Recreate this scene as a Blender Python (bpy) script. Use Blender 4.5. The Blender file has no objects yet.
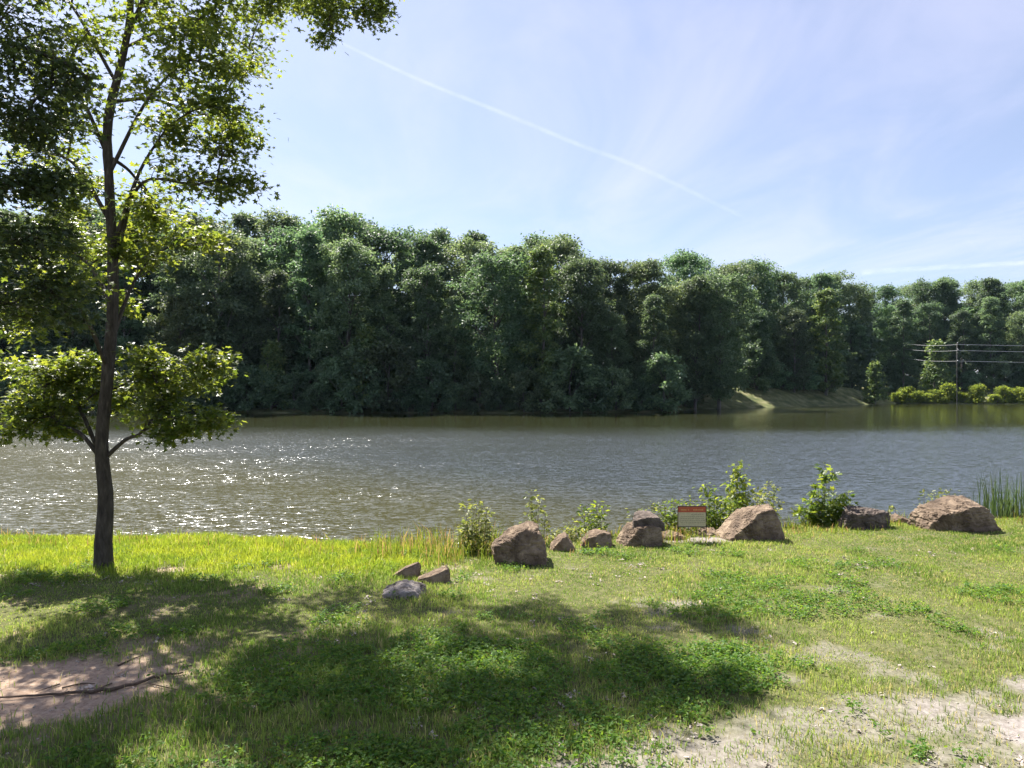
import bpy, bmesh, math, random
import numpy as np
from mathutils import Vector

rng = np.random.default_rng(7)
random.seed(7)
scene = bpy.context.scene
col = scene.collection
PI = math.pi
CAMZ = 3.5
FPX = 710.0
WATER = -0.5


# ------------------------------------------------------------------ helpers
def P(px, py, d):
    """photo direction (px,py) at depth d metres -> world point"""
    return np.array([(px - 512) / FPX * d, d, CAMZ - (py - 384) / FPX * d])


def tag(o, label=None, cat=None, group=None, kind=None):
    if label: o['label'] = label
    if cat: o['category'] = cat
    if group: o['group'] = group
    if kind: o['kind'] = kind
    return o


def empty(name, loc=(0, 0, 0), rz=0.0):
    o = bpy.data.objects.new(name, None)
    o.empty_display_size = 0.2
    o.location = loc
    o.rotation_euler = (0, 0, rz)
    col.objects.link(o)
    return o


def mesh_data(name, V, polys, mat=None, smooth=False, attr=None):
    """V (n,3); polys list of (F,k) int arrays; attr dict name->(n,4) per point colours"""
    V = np.ascontiguousarray(V, dtype=np.float32)
    polys = [np.asarray(p, dtype=np.int32) for p in polys if len(p)]
    loops = np.concatenate([p.ravel() for p in polys])
    tot = np.concatenate([np.full(len(p), p.shape[1], dtype=np.int32) for p in polys])
    start = np.concatenate([[0], np.cumsum(tot)[:-1]]).astype(np.int32)
    me = bpy.data.meshes.new(name)
    me.vertices.add(len(V)); me.vertices.foreach_set('co', V.ravel())
    me.loops.add(len(loops)); me.loops.foreach_set('vertex_index', loops)
    me.polygons.add(len(tot)); me.polygons.foreach_set('loop_start', start)
    me.polygons.foreach_set('loop_total', tot)
    me.polygons.foreach_set('use_smooth', np.full(len(tot), bool(smooth)))
    if attr:
        for k, a in attr.items():
            at = me.attributes.new(k, 'FLOAT_COLOR', 'POINT')
            at.data.foreach_set('color', np.ascontiguousarray(a, dtype=np.float32).ravel())
    me.update(calc_edges=True)
    if mat: me.materials.append(mat)
    return me


def link(name, me, parent=None, loc=None):
    o = bpy.data.objects.new(name, me)
    if parent: o.parent = parent
    if loc is not None: o.location = loc
    col.objects.link(o)
    return o


class Acc:
    """collects several shapes into one mesh"""
    def __init__(s): s.V = []; s.n = 0; s.F = {}
    def add(s, V, polys):
        V = np.asarray(V, float)
        for p in polys:
            p = np.asarray(p)
            if len(p): s.F.setdefault(p.shape[1], []).append(p + s.n)
        s.V.append(V); s.n += len(V)
    def tube(s, path, rad, k=8, cap=True):
        path = np.asarray(path, float); n = len(path)
        rad = np.broadcast_to(np.asarray(rad, float), (n,))
        T = np.gradient(path, axis=0); T /= np.linalg.norm(T, axis=1)[:, None] + 1e-9
        ref = np.array([0.31, 0.95, 0.05]) if abs(T[0][2]) > .6 else np.array([0., 0, 1])
        A = np.cross(T, ref); A /= np.linalg.norm(A, axis=1)[:, None] + 1e-9
        B = np.cross(T, A)
        ang = np.linspace(0, 2 * PI, k, endpoint=False)
        V = path[:, None, :] + rad[:, None, None] * (np.cos(ang)[None, :, None] * A[:, None, :] + np.sin(ang)[None, :, None] * B[:, None, :])
        V = V.reshape(-1, 3)
        i = np.arange(n - 1)[:, None] * k; j = np.arange(k)[None, :]; j2 = (j + 1) % k
        Q = np.stack([i + j, i + j2, i + k + j2, i + k + j], -1).reshape(-1, 4)
        polys = [Q]
        if cap:
            V = np.vstack([V, path[-1:]])
            b = (n - 1) * k; m = n * k
            polys.append(np.array([[b + a, b + (a + 1) % k, m] for a in range(k)]))
        s.add(V, polys)
    def box(s, c, d, rz=0):
        c = np.asarray(c, float); h = np.asarray(d, float) / 2
        v = np.array([[x, y, z] for x in (-1, 1) for y in (-1, 1) for z in (-1, 1)]) * h
        if rz:
            ca, sa = math.cos(rz), math.sin(rz)
            v = np.stack([v[:, 0] * ca - v[:, 1] * sa, v[:, 0] * sa + v[:, 1] * ca, v[:, 2]], 1)
        s.add(v + c, [np.array([[0, 1, 3, 2], [4, 6, 7, 5], [0, 4, 5, 1], [2, 3, 7, 6], [0, 2, 6, 4], [1, 5, 7, 3]])])
    def data(s, name, mat, smooth=False):
        return mesh_data(name, np.vstack(s.V), [np.vstack(f) for f in s.F.values()], mat, smooth)


def spline(pts, n):
    """Catmull-Rom through pts, n samples"""
    p = np.asarray(pts, float)
    p = np.vstack([2 * p[0] - p[1], p, 2 * p[-1] - p[-2]])
    m = len(p) - 3
    t = np.linspace(0, m - 1e-6, n); i = t.astype(int); f = (t - i)[:, None]
    a, b, c, d = p[i], p[i + 1], p[i + 2], p[i + 3]
    return 0.5 * (2 * b + (c - a) * f + (2 * a - 5 * b + 4 * c - d) * f ** 2 + (3 * b - a - 3 * c + d) * f ** 3)


def _h(ix, iy, iz, seed):
    n = (ix * 374761393 + iy * 668265263 + iz * 2147483647 + seed * 1274126177) & 0xffffffff
    n = ((n ^ (n >> 13)) * 1274126177) & 0xffffffff
    return ((n ^ (n >> 16)) & 0xffff) / 65535.0


def vnoise(X, Y, Z=None, seed=0):
    X = np.asarray(X, float); Y = np.asarray(Y, float)
    Z = np.zeros_like(X) if Z is None else np.asarray(Z, float)
    xi, yi, zi = (np.floor(a).astype(np.int64) for a in (X, Y, Z))
    fx, fy, fz = X - xi, Y - yi, Z - zi
    fx, fy, fz = (f * f * (3 - 2 * f) for f in (fx, fy, fz))
    r = 0
    for a in (0, 1):
        for b in (0, 1):
            for c in (0, 1):
                w = (fx if a else 1 - fx) * (fy if b else 1 - fy) * (fz if c else 1 - fz)
                r = r + w * _h(xi + a, yi + b, zi + c, seed)
    return r


def fbm(X, Y, Z=None, seed=0, oct=4, gain=.5):
    X = np.asarray(X, float); Y = np.asarray(Y, float)
    s = 0; a = 1; t = 0
    for o in range(oct):
        k = 2.03 ** o
        s = s + a * vnoise(X * k, Y * k, None if Z is None else np.asarray(Z) * k, seed + o * 17); t += a; a *= gain
    return s / t


def smooth(a, b, x):
    t = np.clip((np.asarray(x, float) - a) / (b - a), 0, 1)
    return t * t * (3 - 2 * t)


# ------------------------------------------------------------------ materials
def new_mat(name):
    m = bpy.data.materials.new(name); m.use_nodes = True
    nt = m.node_tree; nt.nodes.clear()
    out = nt.nodes.new('ShaderNodeOutputMaterial')
    return m, nt, out


def N(nt, typ, **kw):
    n = nt.nodes.new(typ)
    for k, v in kw.items():
        if k in n.inputs: n.inputs[k].default_value = v
        else: setattr(n, k, v)
    return n


def ramp(nt, fac, stops):
    r = nt.nodes.new('ShaderNodeValToRGB')
    e = r.color_ramp.elements
    while len(e) > len(stops): e.remove(e[-1])
    while len(e) < len(stops): e.new(1)
    for el, (p, c) in zip(e, stops):
        el.position = p; el.color = (*c, 1) if len(c) == 3 else c
    nt.links.new(fac, r.inputs[0])
    return r


def leaf_mat(name, base, trans, fac=.45, rough=.5, spec=.3, attr=None, objvar=0.0, islvar=.35, huevar=.03):
    m, nt, out = new_mat(name)
    L = nt.links.new
    geo = N(nt, 'ShaderNodeNewGeometry')
    def varied(c):
        hsv = N(nt, 'ShaderNodeHueSaturation')
        if attr:
            a = N(nt, 'ShaderNodeAttribute', attribute_name=attr)
            mul = N(nt, 'ShaderNodeMix', data_type='RGBA', blend_type='MULTIPLY')
            mul.inputs[0].default_value = 1
            L(a.outputs['Color'], mul.inputs[6]); mul.inputs[7].default_value = (*c, 1)
            L(mul.outputs[2], hsv.inputs['Color'])
        else:
            hsv.inputs['Color'].default_value = (*c, 1)
        mr = N(nt, 'ShaderNodeMapRange'); L(geo.outputs['Random Per Island'], mr.inputs[0])
        mr.inputs[3].default_value = 1 - islvar; mr.inputs[4].default_value = 1 + islvar
        val = mr.outputs[0]
        h1 = N(nt, 'ShaderNodeMapRange'); L(geo.outputs['Random Per Island'], h1.inputs[0])
        h1.inputs[3].default_value = .5 + huevar; h1.inputs[4].default_value = .5 - huevar
        hue = h1.outputs[0]
        if objvar:
            oi = N(nt, 'ShaderNodeObjectInfo')
            m2 = N(nt, 'ShaderNodeMapRange'); L(oi.outputs['Random'], m2.inputs[0])
            m2.inputs[3].default_value = 1 - objvar; m2.inputs[4].default_value = 1 + objvar
            mm = N(nt, 'ShaderNodeMath', operation='MULTIPLY'); L(val, mm.inputs[0]); L(m2.outputs[0], mm.inputs[1]); val = mm.outputs[0]
            h2 = N(nt, 'ShaderNodeMapRange')
            fr = N(nt, 'ShaderNodeMath', operation='FRACT'); ml = N(nt, 'ShaderNodeMath', operation='MULTIPLY'); ml.inputs[1].default_value = 7.31
            L(oi.outputs['Random'], ml.inputs[0]); L(ml.outputs[0], fr.inputs[0]); L(fr.outputs[0], h2.inputs[0])
            h2.inputs[3].default_value = -.025; h2.inputs[4].default_value = .03
            ad = N(nt, 'ShaderNodeMath', operation='ADD'); L(hue, ad.inputs[0]); L(h2.outputs[0], ad.inputs[1]); hue = ad.outputs[0]
        L(val, hsv.inputs['Value']); L(hue, hsv.inputs['Hue'])
        return hsv.outputs[0]
    pb = N(nt, 'ShaderNodeBsdfPrincipled', Roughness=rough)
    pb.inputs['Specular IOR Level'].default_value = spec
    L(varied(base), pb.inputs['Base Color'])
    tr = N(nt, 'ShaderNodeBsdfTranslucent'); L(varied(trans), tr.inputs['Color'])
    mx = N(nt, 'ShaderNodeMixShader'); mx.inputs[0].default_value = fac
    L(pb.outputs[0], mx.inputs[1]); L(tr.outputs[0], mx.inputs[2]); L(mx.outputs[0], out.inputs[0])
    return m


def noise_mat(name, stops, scale=3, detail=6, rough=.9, bump=.3, bdist=.02, stretch=(1, 1, 1), spec=.2, vor=0):
    m, nt, out = new_mat(name); L = nt.links.new
    tc = N(nt, 'ShaderNodeTexCoord'); mp = N(nt, 'ShaderNodeMapping'); mp.inputs['Scale'].default_value = stretch
    L(tc.outputs['Object'], mp.inputs[0])
    n1 = N(nt, 'ShaderNodeTexNoise', Scale=scale, Detail=detail, Roughness=.65); L(mp.outputs[0], n1.inputs['Vector'])
    r = ramp(nt, n1.outputs['Fac'], stops)
    pb = N(nt, 'ShaderNodeBsdfPrincipled', Roughness=rough); pb.inputs['Specular IOR Level'].default_value = spec
    L(r.outputs[0], pb.inputs['Base Color'])
    n2 = N(nt, 'ShaderNodeTexNoise', Scale=scale * 4, Detail=5, Roughness=.7); L(mp.outputs[0], n2.inputs['Vector'])
    b = N(nt, 'ShaderNodeBump', Strength=bump, Distance=bdist); L(n2.outputs['Fac'], b.inputs['Height'])
    L(b.outputs[0], pb.inputs['Normal']); L(pb.outputs[0], out.inputs[0])
    return m


def plain_mat(name, c, rough=.6, metal=0.0):
    m, nt, out = new_mat(name)
    tc = N(nt, 'ShaderNodeTexCoord')
    n1 = N(nt, 'ShaderNodeTexNoise', Scale=25.0, Detail=4.0); nt.links.new(tc.outputs['Object'], n1.inputs['Vector'])
    r = ramp(nt, n1.outputs['Fac'], [(.3, tuple(x * .85 for x in c)), (.7, tuple(min(1, x * 1.1) for x in c))])
    pb = N(nt, 'ShaderNodeBsdfPrincipled', Roughness=rough, Metallic=metal)
    nt.links.new(r.outputs[0], pb.inputs['Base Color']); nt.links.new(pb.outputs[0], out.inputs[0])
    return m


M = {}
M['bark'] = noise_mat('bark', [(.3, (.03, .025, .021)), (.55, (.08, .067, .056)), (.75, (.16, .14, .12))], scale=9, stretch=(2, 2, .45), bump=.9, bdist=.03)
M['bark_far'] = noise_mat('bark_far', [(.3, (.06, .05, .045)), (.7, (.2, .18, .16))], scale=1.5, stretch=(2, 2, .3), bump=.2)
M['leaf_dark'] = leaf_mat('leaf_dark', (.045, .072, .028), (.1, .14, .03), fac=.42, rough=.42, spec=.45, islvar=.4, huevar=.02)
M['leaf_near'] = leaf_mat('leaf_near', (.06, .095, .024), (.25, .31, .03), fac=.5, rough=.42, spec=.45, islvar=.4, huevar=.025)
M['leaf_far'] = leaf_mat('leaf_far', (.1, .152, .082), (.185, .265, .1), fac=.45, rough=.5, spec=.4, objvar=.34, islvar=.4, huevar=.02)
M['leaf_pale'] = leaf_mat('leaf_pale', (.13, .16, .07), (.13, .17, .05), fac=.35, rough=.5, spec=.35, islvar=.4)
M['leaf_bright'] = leaf_mat('leaf_bright', (.13, .19, .07), (.2, .28, .07), fac=.4, rough=.5, islvar=.35)
M['leaf_bush'] = leaf_mat('leaf_bush', (.16, .2, .04), (.32, .4, .05), fac=.5, rough=.55, spec=.15, islvar=.35)
M['shrub'] = leaf_mat('shrub', (.1, .15, .025), (.26, .34, .03), fac=.5, rough=.45, spec=.35, islvar=.4)
M['shrub_pale'] = leaf_mat('shrub_pale', (.17, .19, .06), (.3, .34, .07), fac=.45, rough=.45, spec=.4, islvar=.4)
M['grass'] = leaf_mat('grass', (1, 1, 1), (1.5, 1.5, 1.2), fac=.45, rough=.5, spec=.2, attr='tint', islvar=.25, huevar=.012)
M['clover'] = leaf_mat('clover', (.085, .165, .024), (.22, .38, .03), fac=.45, rough=.5, spec=.25, islvar=.3)
M['reed'] = leaf_mat('reed', (.06, .1, .03), (.11, .16, .04), fac=.4, rough=.5, islvar=.3)
M['litter'] = leaf_mat('litter', (.36, .31, .27), (.3, .25, .18), fac=.15, rough=.6, islvar=.5)
M['twig'] = noise_mat('twig', [(.3, (.05, .035, .025)), (.7, (.14, .1, .075))], scale=20, bump=.4)
M['rock'] = noise_mat('rock', [(.28, (.05, .036, .028)), (.5, (.165, .12, .085)), (.72, (.38, .295, .21))], scale=2.2, detail=9, rough=.92, bump=1.0, bdist=.06)
M['rock_dark'] = noise_mat('rock_dark', [(.3, (.04, .034, .03)), (.55, (.15, .118, .1)), (.75, (.3, .245, .21))], scale=3.5, detail=9, rough=.92, bump=1.0, bdist=.06)
M['rock_grey'] = noise_mat('rock_grey', [(.38, (.06, .05, .045)), (.5, (.3, .26, .235)), (.75, (.46, .41, .37))], scale=4, detail=9, rough=.92, bump=1.0, bdist=.06)
M['sign_frame'] = plain_mat('sign_frame', (.035, .02, .018), .5)
M['sign_red'] = plain_mat('sign_red', (.42, .075, .035), .5)
M['sign_beige'] = plain_mat('sign_beige', (.5, .43, .29), .5)
M['sign_ink'] = plain_mat('sign_ink', (.2, .16, .11), .6)
M['sign_yellow'] = plain_mat('sign_yellow', (.62, .36, .13), .6)
M['wire'] = plain_mat('wire', (.55, .56, .58), .35, .6)
M['pole'] = plain_mat('pole', (.05, .048, .047), .8)

# ------------------------------------------------------------------ terrain
_bank_x = np.array([-400, -14, -7, -3.6, -2.2, -.8, 1, 3.5, 6, 9, 13, 30, 400.])
_bank_y = np.array([16.4, 16.4, 16.2, 15.7, 15.2, 15.5, 16.2, 16.9, 17.4, 18.4, 18.8, 19.5, 20.])
_far_x = np.array([-600, -160, -90, -40, 0, 22, 27, 45, 80, 110, 160, 700.])
_far_y = np.array([150, 115, 102, 98, 97, 99, 112, 121, 146, 140, 138, 150.])


def bank_y(x): return np.interp(x, _bank_x, _bank_y) + .5 * (fbm(np.asarray(x) * .8, np.zeros_like(x), seed=5) - .5)
def far_y(x): return np.interp(x, _far_x, _far_y) + 2.0 * (fbm(np.asarray(x) * .12, np.zeros_like(x), seed=8) - .5)


def ground_z(x, y):
    x = np.asarray(x, float); y = np.asarray(y, float)
    t = y - bank_y(x)
    near = .10 * (fbm(x * .25, y * .25, seed=2) - .5) + .04 * (fbm(x * 1.1, y * 1.1, seed=3) - .5)
    near = near - .05 * smooth(-2, 0, t)
    z = near - .75 * smooth(-.25, 1.9, t) - 1.6 * smooth(1.5, 10, t)
    u = y - far_y(x)
    dam = smooth(21, 36, x) * (1 - smooth(70, 80, x))          # grassy embankment on the right
    hill = -2.1 + 1.6 * smooth(-8, 0, u) + .55 * smooth(0, 2.5, u) + 2.2 * dam * smooth(.5, 9, u) + .6 * smooth(3, 12, u) + 4.5 * smooth(16, 45, u) + 3 * smooth(60, 500, u)
    hill = hill + .35 * (fbm(x * .15, y * .15, seed=4) - .5) * smooth(0, 4, u)
    return np.where(u > -9, hill, z)


def seg_ellipse(x, y, cx, cy, rx, ry, a=0):
    ca, sa = math.cos(a), math.sin(a)
    dx, dy = x - cx, y - cy
    return np.sqrt(((dx * ca + dy * sa) / rx) ** 2 + ((-dx * sa + dy * ca) / ry) ** 2)


def dirt(x, y):
    """bare-earth fraction"""
    n = fbm(x * 1.3, y * 1.3, seed=21, oct=5, gain=.6); n2 = fbm(x * 4.5, y * 4.5, seed=31, oct=3)
    d = np.zeros_like(x, dtype=float)
    def patch(cx, cy, rx, ry, a, strength, nz):
        e = seg_ellipse(x, y, cx, cy, rx, ry, a)
        return strength * smooth(1.25, .55, e + nz * (n - .5) * 2 + .35 * (n2 - .5))
    d = np.maximum(d, patch(6.1, 6.6, 2.8, 1.45, .25, .95, .9))
    d = np.maximum(d, patch(3.4, 7.2, 2.8, .6, .3, .55, 1.2))
    d = np.maximum(d, patch(7.2, 8.2, 1.6, .4, .2, .5, 1.2))
    d = np.maximum(d, patch(1.7, 6.6, 1.6, .6, .2, .7, 1.1))
    d = np.maximum(d, patch(-5.5, 8.0, 1.95, 1.1, .1, 1, .4))
    d = np.maximum(d, patch(-4.6, 9.5, .8, .35, .2, .5, .8))
    d = np.maximum(d, patch(-5.8, 7.0, .9, .4, .2, .8, .6))
    d = np.maximum(d, patch(-6.2, 13.35, .75, .22, 0, .9, .4))
    d = np.maximum(d, patch(4.3, 15.9, 1.2, .35, 0, .9, .4))
    d = np.maximum(d, patch(-1.3, 13.6, .5, .25, 0, .8, .4))
    d = np.maximum(d, patch(2.7, 11.3, .45, .2, 0, .7, .4))
    d = np.maximum(d, .4 * smooth(.66, .74, n) * smooth(14, 10, y))
    d = np.maximum(d, .4 * smooth(.68, .76, fbm(x * .9, y * 1.4, seed=77, oct=4)))
    return np.clip(d, 0, 1)


def axis(*segs):
    out = []
    for a, b, s in segs:
        out.append(np.arange(a, b, s))
    return np.unique(np.round(np.concatenate(out), 4))


gx = axis((-1500, -300, 150), (-300, -100, 8), (-100, -24, 2.5), (-24, -14, .4), (-14, 15, .09), (15, 26, .4), (26, 130, 2), (130, 300, 8), (300, 1651, 150))
gy = axis((-60, 2, 4), (2, 5, .4), (5, 20.5, .09), (20.5, 30, .5), (30, 84, 3), (84, 165, 1.2), (165, 260, 6), (260, 2900, 120))
X, Y = np.meshgrid(gx, gy)
Zg = ground_z(X, Y)
nx, ny = len(gx), len(gy)
ii = (np.arange(ny - 1)[:, None] * nx + np.arange(nx - 1)[None, :]).ravel()
F = np.stack([ii, ii + 1, ii + nx + 1, ii + nx], 1)
dm = dirt(X.ravel(), Y.ravel()) * (Y.ravel() < 25)
u = Y.ravel() - far_y(X.ravel())
far_mask = smooth(-2, 0, u)
strip = smooth(.5, -3, X.ravel())
attr = np.stack([dm, far_mask, strip, np.ones_like(dm)], 1)
V = np.stack([X.ravel(), Y.ravel(), Zg.ravel()], 1)
V[:, 2] += .018 * (fbm(V[:, 0] * 9, V[:, 1] * 9, seed=41, oct=3) - .5) * (V[:, 1] < 25)

m, nt, out = new_mat('ground'); L = nt.links.new
tc = N(nt, 'ShaderNodeTexCoord')
a = N(nt, 'ShaderNodeAttribute', attribute_name='mask'); sp = N(nt, 'ShaderNodeSeparateColor'); L(a.outputs['Color'], sp.inputs[0])
n1 = N(nt, 'ShaderNodeTexNoise', Scale=7.0, Detail=8.0, Roughness=.7); L(tc.outputs['Object'], n1.inputs['Vector'])
n2 = N(nt, 'ShaderNodeTexNoise', Scale=14.0, Detail=10.0, Roughness=.75); L(tc.outputs['Object'], n2.inputs['Vector'])
n3 = N(nt, 'ShaderNodeTexNoise', Scale=.6, Detail=5.0, Roughness=.6); L(tc.outputs['Object'], n3.inputs['Vector'])
dcol = ramp(nt, n2.outputs['Fac'], [(.25, (.08, .068, .06)), (.42, (.19, .165, .15)), (.58, (.28, .25, .235)), (.8, (.38, .35, .335))])
gcol = ramp(nt, n1.outputs['Fac'], [(.3, (.05, .05, .02)), (.5, (.095, .1, .04)), (.7, (.16, .15, .07))])
fcol = ramp(nt, n3.outputs['Fac'], [(.35, (.065, .08, .034)), (.5, (.12, .13, .055)), (.66, (.22, .2, .11))])
wcol = ramp(nt, n2.outputs['Fac'], [(.25, (.13, .085, .06)), (.45, (.29, .205, .15)), (.6, (.38, .285, .215)), (.8, (.46, .37, .3))])
mxw = N(nt, 'ShaderNodeMix', data_type='RGBA'); L(sp.outputs[2], mxw.inputs[0]); L(dcol.outputs[0], mxw.inputs[6]); L(wcol.outputs[0], mxw.inputs[7])
mx1 = N(nt, 'ShaderNodeMix', data_type='RGBA'); L(sp.outputs[0], mx1.inputs[0]); L(gcol.outputs[0], mx1.inputs[6]); L(mxw.outputs[2], mx1.inputs[7])
mx2 = N(nt, 'ShaderNodeMix', data_type='RGBA'); L(sp.outputs[1], mx2.inputs[0]); L(mx1.outputs[2], mx2.inputs[6]); L(fcol.outputs[0], mx2.inputs[7])
pb = N(nt, 'ShaderNodeBsdfPrincipled', Roughness=.95); pb.inputs['Specular IOR Level'].default_value = .1
L(mx2.outputs[2], pb.inputs['Base Color'])
b = N(nt, 'ShaderNodeBump', Strength=.6, Distance=.03); L(n2.outputs['Fac'], b.inputs['Height']); L(b.outputs[0], pb.inputs['Normal'])
L(pb.outputs[0], out.inputs[0])
tag(link('ground', mesh_data('ground', V, [F], m, True, {'mask': attr})), 'grassy lake shore with bare sandy patches', kind='structure')

# ------------------------------------------------------------------ water
m, nt, out = new_mat('lake_water'); L = nt.links.new
tc = N(nt, 'ShaderNodeTexCoord')
sepw = N(nt, 'ShaderNodeSeparateXYZ'); L(tc.outputs['Object'], sepw.inputs[0])
# sheltered calm belt along the far bank, wind ripples on the open water
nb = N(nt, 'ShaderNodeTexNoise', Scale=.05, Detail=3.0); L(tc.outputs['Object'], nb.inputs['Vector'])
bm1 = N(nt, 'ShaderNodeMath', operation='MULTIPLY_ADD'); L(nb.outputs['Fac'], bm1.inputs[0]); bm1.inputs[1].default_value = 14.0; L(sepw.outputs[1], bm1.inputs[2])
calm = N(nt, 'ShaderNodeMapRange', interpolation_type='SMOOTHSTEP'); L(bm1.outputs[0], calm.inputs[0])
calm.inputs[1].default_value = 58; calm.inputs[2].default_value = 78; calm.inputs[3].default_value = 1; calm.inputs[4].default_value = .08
# patches of stronger and weaker wind
np_ = N(nt, 'ShaderNodeTexNoise', Scale=.22, Detail=3.0); mpp = N(nt, 'ShaderNodeMapping'); mpp.inputs['Scale'].default_value = (.6, 1.2, 1)
L(tc.outputs['Object'], mpp.inputs[0]); L(mpp.outputs[0], np_.inputs['Vector'])
pm = N(nt, 'ShaderNodeMapRange'); L(np_.outputs['Fac'], pm.inputs[0]); pm.inputs[1].default_value = .3; pm.inputs[2].default_value = .7; pm.inputs[3].default_value = .55; pm.inputs[4].default_value = 1.3
near_ = N(nt, 'ShaderNodeMapRange', interpolation_type='SMOOTHSTEP'); L(sepw.outputs[1], near_.inputs[0])
near_.inputs[1].default_value = 20; near_.inputs[2].default_value = 48; near_.inputs[3].default_value = .62; near_.inputs[4].default_value = .64
amp0 = N(nt, 'ShaderNodeMath', operation='MULTIPLY'); L(calm.outputs[0], amp0.inputs[0]); L(pm.outputs[0], amp0.inputs[1])
amp = N(nt, 'ShaderNodeMath', operation='MULTIPLY'); L(amp0.outputs[0], amp.inputs[0]); L(near_.outputs[0], amp.inputs[1])
vecs = []
for sc_, st, w in ((2.2, (.8, 2.0, 1), .62), (6.5, (.8, 1.7, 1), .9), (18.0, (1, 1.3, 1), .7)):
    mp = N(nt, 'ShaderNodeMapping'); mp.inputs['Scale'].default_value = st; mp.inputs['Rotation'].default_value = (0, 0, .3)
    L(tc.outputs['Object'], mp.inputs[0])
    nz = N(nt, 'ShaderNodeTexNoise', Scale=sc_, Detail=2.0, Roughness=.5); L(mp.outputs[0], nz.inputs['Vector'])
    sb = N(nt, 'ShaderNodeVectorMath', operation='SUBTRACT'); L(nz.outputs['Color'], sb.inputs[0]); sb.inputs[1].default_value = (.5, .5, .5)
    ms = N(nt, 'ShaderNodeVectorMath', operation='MULTIPLY'); L(sb.outputs[0], ms.inputs[0]); ms.inputs[1].default_value = (w * 1.4, w * 2.0, 0)
    vecs.append(ms)
ad = N(nt, 'ShaderNodeVectorMath', operation='ADD'); L(vecs[0].outputs[0], ad.inputs[0]); L(vecs[1].outputs[0], ad.inputs[1])
ad2 = N(nt, 'ShaderNodeVectorMath', operation='ADD'); L(ad.outputs[0], ad2.inputs[0]); L(vecs[2].outputs[0], ad2.inputs[1])
scl = N(nt, 'ShaderNodeVectorMath', operation='SCALE'); L(ad2.outputs[0], scl.inputs[0]); L(amp.outputs[0], scl.inputs['Scale'])
ad3 = N(nt, 'ShaderNodeVectorMath', operation='ADD'); L(scl.outputs[0], ad3.inputs[0]); ad3.inputs[1].default_value = (0, 0, 1)
nrm = N(nt, 'ShaderNodeVectorMath', operation='NORMALIZE'); L(ad3.outputs[0], nrm.inputs[0])
pb = N(nt, 'ShaderNodeBsdfPrincipled', Roughness=.2, IOR=1.75)
near_left = N(nt, 'ShaderNodeMapRange', interpolation_type='SMOOTHSTEP'); shx = N(nt, 'ShaderNodeMath', operation='MULTIPLY_ADD'); L(sepw.outputs[0], shx.inputs[0]); shx.inputs[1].default_value = .7; L(sepw.outputs[1], shx.inputs[2]); L(shx.outputs[0], near_left.inputs[0])
near_left.inputs[1].default_value = 17; near_left.inputs[2].default_value = 34; near_left.inputs[3].default_value = 1.2; near_left.inputs[4].default_value = 0
calm_fac = N(nt, 'ShaderNodeMapRange'); L(calm.outputs[0], calm_fac.inputs[0]); calm_fac.inputs[1].default_value = .08; calm_fac.inputs[2].default_value = 1; calm_fac.inputs[3].default_value = 1; calm_fac.inputs[4].default_value = 0
tmx = N(nt, 'ShaderNodeMath', operation='MAXIMUM'); L(near_left.outputs[0], tmx.inputs[0]); L(calm_fac.outputs[0], tmx.inputs[1])
reflect_tint = N(nt, 'ShaderNodeMix', data_type='RGBA'); L(near_left.outputs[0], reflect_tint.inputs[0])      # murky brown by the near-left shore, blue-grey offshore: sky reflection painted in
reflect_tint.inputs[6].default_value = (.032, .038, .036, 1); reflect_tint.inputs[7].default_value = (.05, .047, .015, 1)
lee_reflect = N(nt, 'ShaderNodeMix', data_type='RGBA'); L(calm_fac.outputs[0], lee_reflect.inputs[0]); L(reflect_tint.outputs[2], lee_reflect.inputs[6]); lee_reflect.inputs[7].default_value = (.026, .029, .011, 1)  # calm belt: olive tone of the mirrored trees put into the base colour
L(lee_reflect.outputs[2], pb.inputs['Base Color'])
rgh = N(nt, 'ShaderNodeMapRange'); L(calm_fac.outputs[0], rgh.inputs[0]); rgh.inputs[3].default_value = .2; rgh.inputs[4].default_value = .1; L(rgh.outputs[0], pb.inputs['Roughness'])
L(nrm.outputs[0], pb.inputs['Normal']); L(pb.outputs[0], out.inputs[0])
wx = np.array([-320, -60, -20, 20, 60, 320.]); wy = np.array([13.5, 40, 80, 170.])
# one sheet, its edge hidden under both banks
Xw, Yw = np.meshgrid(wx, wy)
k = len(wx); ii = (np.arange(len(wy) - 1)[:, None] * k + np.arange(k - 1)[None, :]).ravel()
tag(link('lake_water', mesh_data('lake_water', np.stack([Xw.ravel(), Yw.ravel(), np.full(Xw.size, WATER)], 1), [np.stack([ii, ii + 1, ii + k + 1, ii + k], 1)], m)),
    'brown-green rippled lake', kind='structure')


# ------------------------------------------------------------------ leaf generators
def frames(Nm, D):
    Nm = Nm / (np.linalg.norm(Nm, axis=1)[:, None] + 1e-9)
    U = D - (D * Nm).sum(1)[:, None] * Nm
    U /= np.linalg.norm(U, axis=1)[:, None] + 1e-9
    return Nm, U, np.cross(Nm, U)


DIAMOND = (np.array([[0, 0, 0], [.5, .33, .06], [1, 0, -.06], [.5, -.33, .06]]), [np.array([[0, 1, 2, 3]])])
OVAL = (np.array([[0, 0, 0], [.3, .26, .05], [.7, .24, .04], [1, 0, -.1], [.7, -.24, .04], [.3, -.26, .05]]), [np.array([[0, 1, 2, 3], [0, 3, 4, 5]])])
MAPLE = (np.array([[0, 0, 0], [-.08, .36, .05], [.27, .2, .02], [.55, .55, .02], [.6, .17, 0], [1.05, 0, -.1],
                   [.6, -.17, 0], [.55, -.55, .02], [.27, -.2, .02], [-.08, -.36, .05]]),
         [np.array([[0, 1, 2, 3, 4, 5], [0, 5, 6, 7, 8, 9]])[:, ::-1]])


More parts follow.
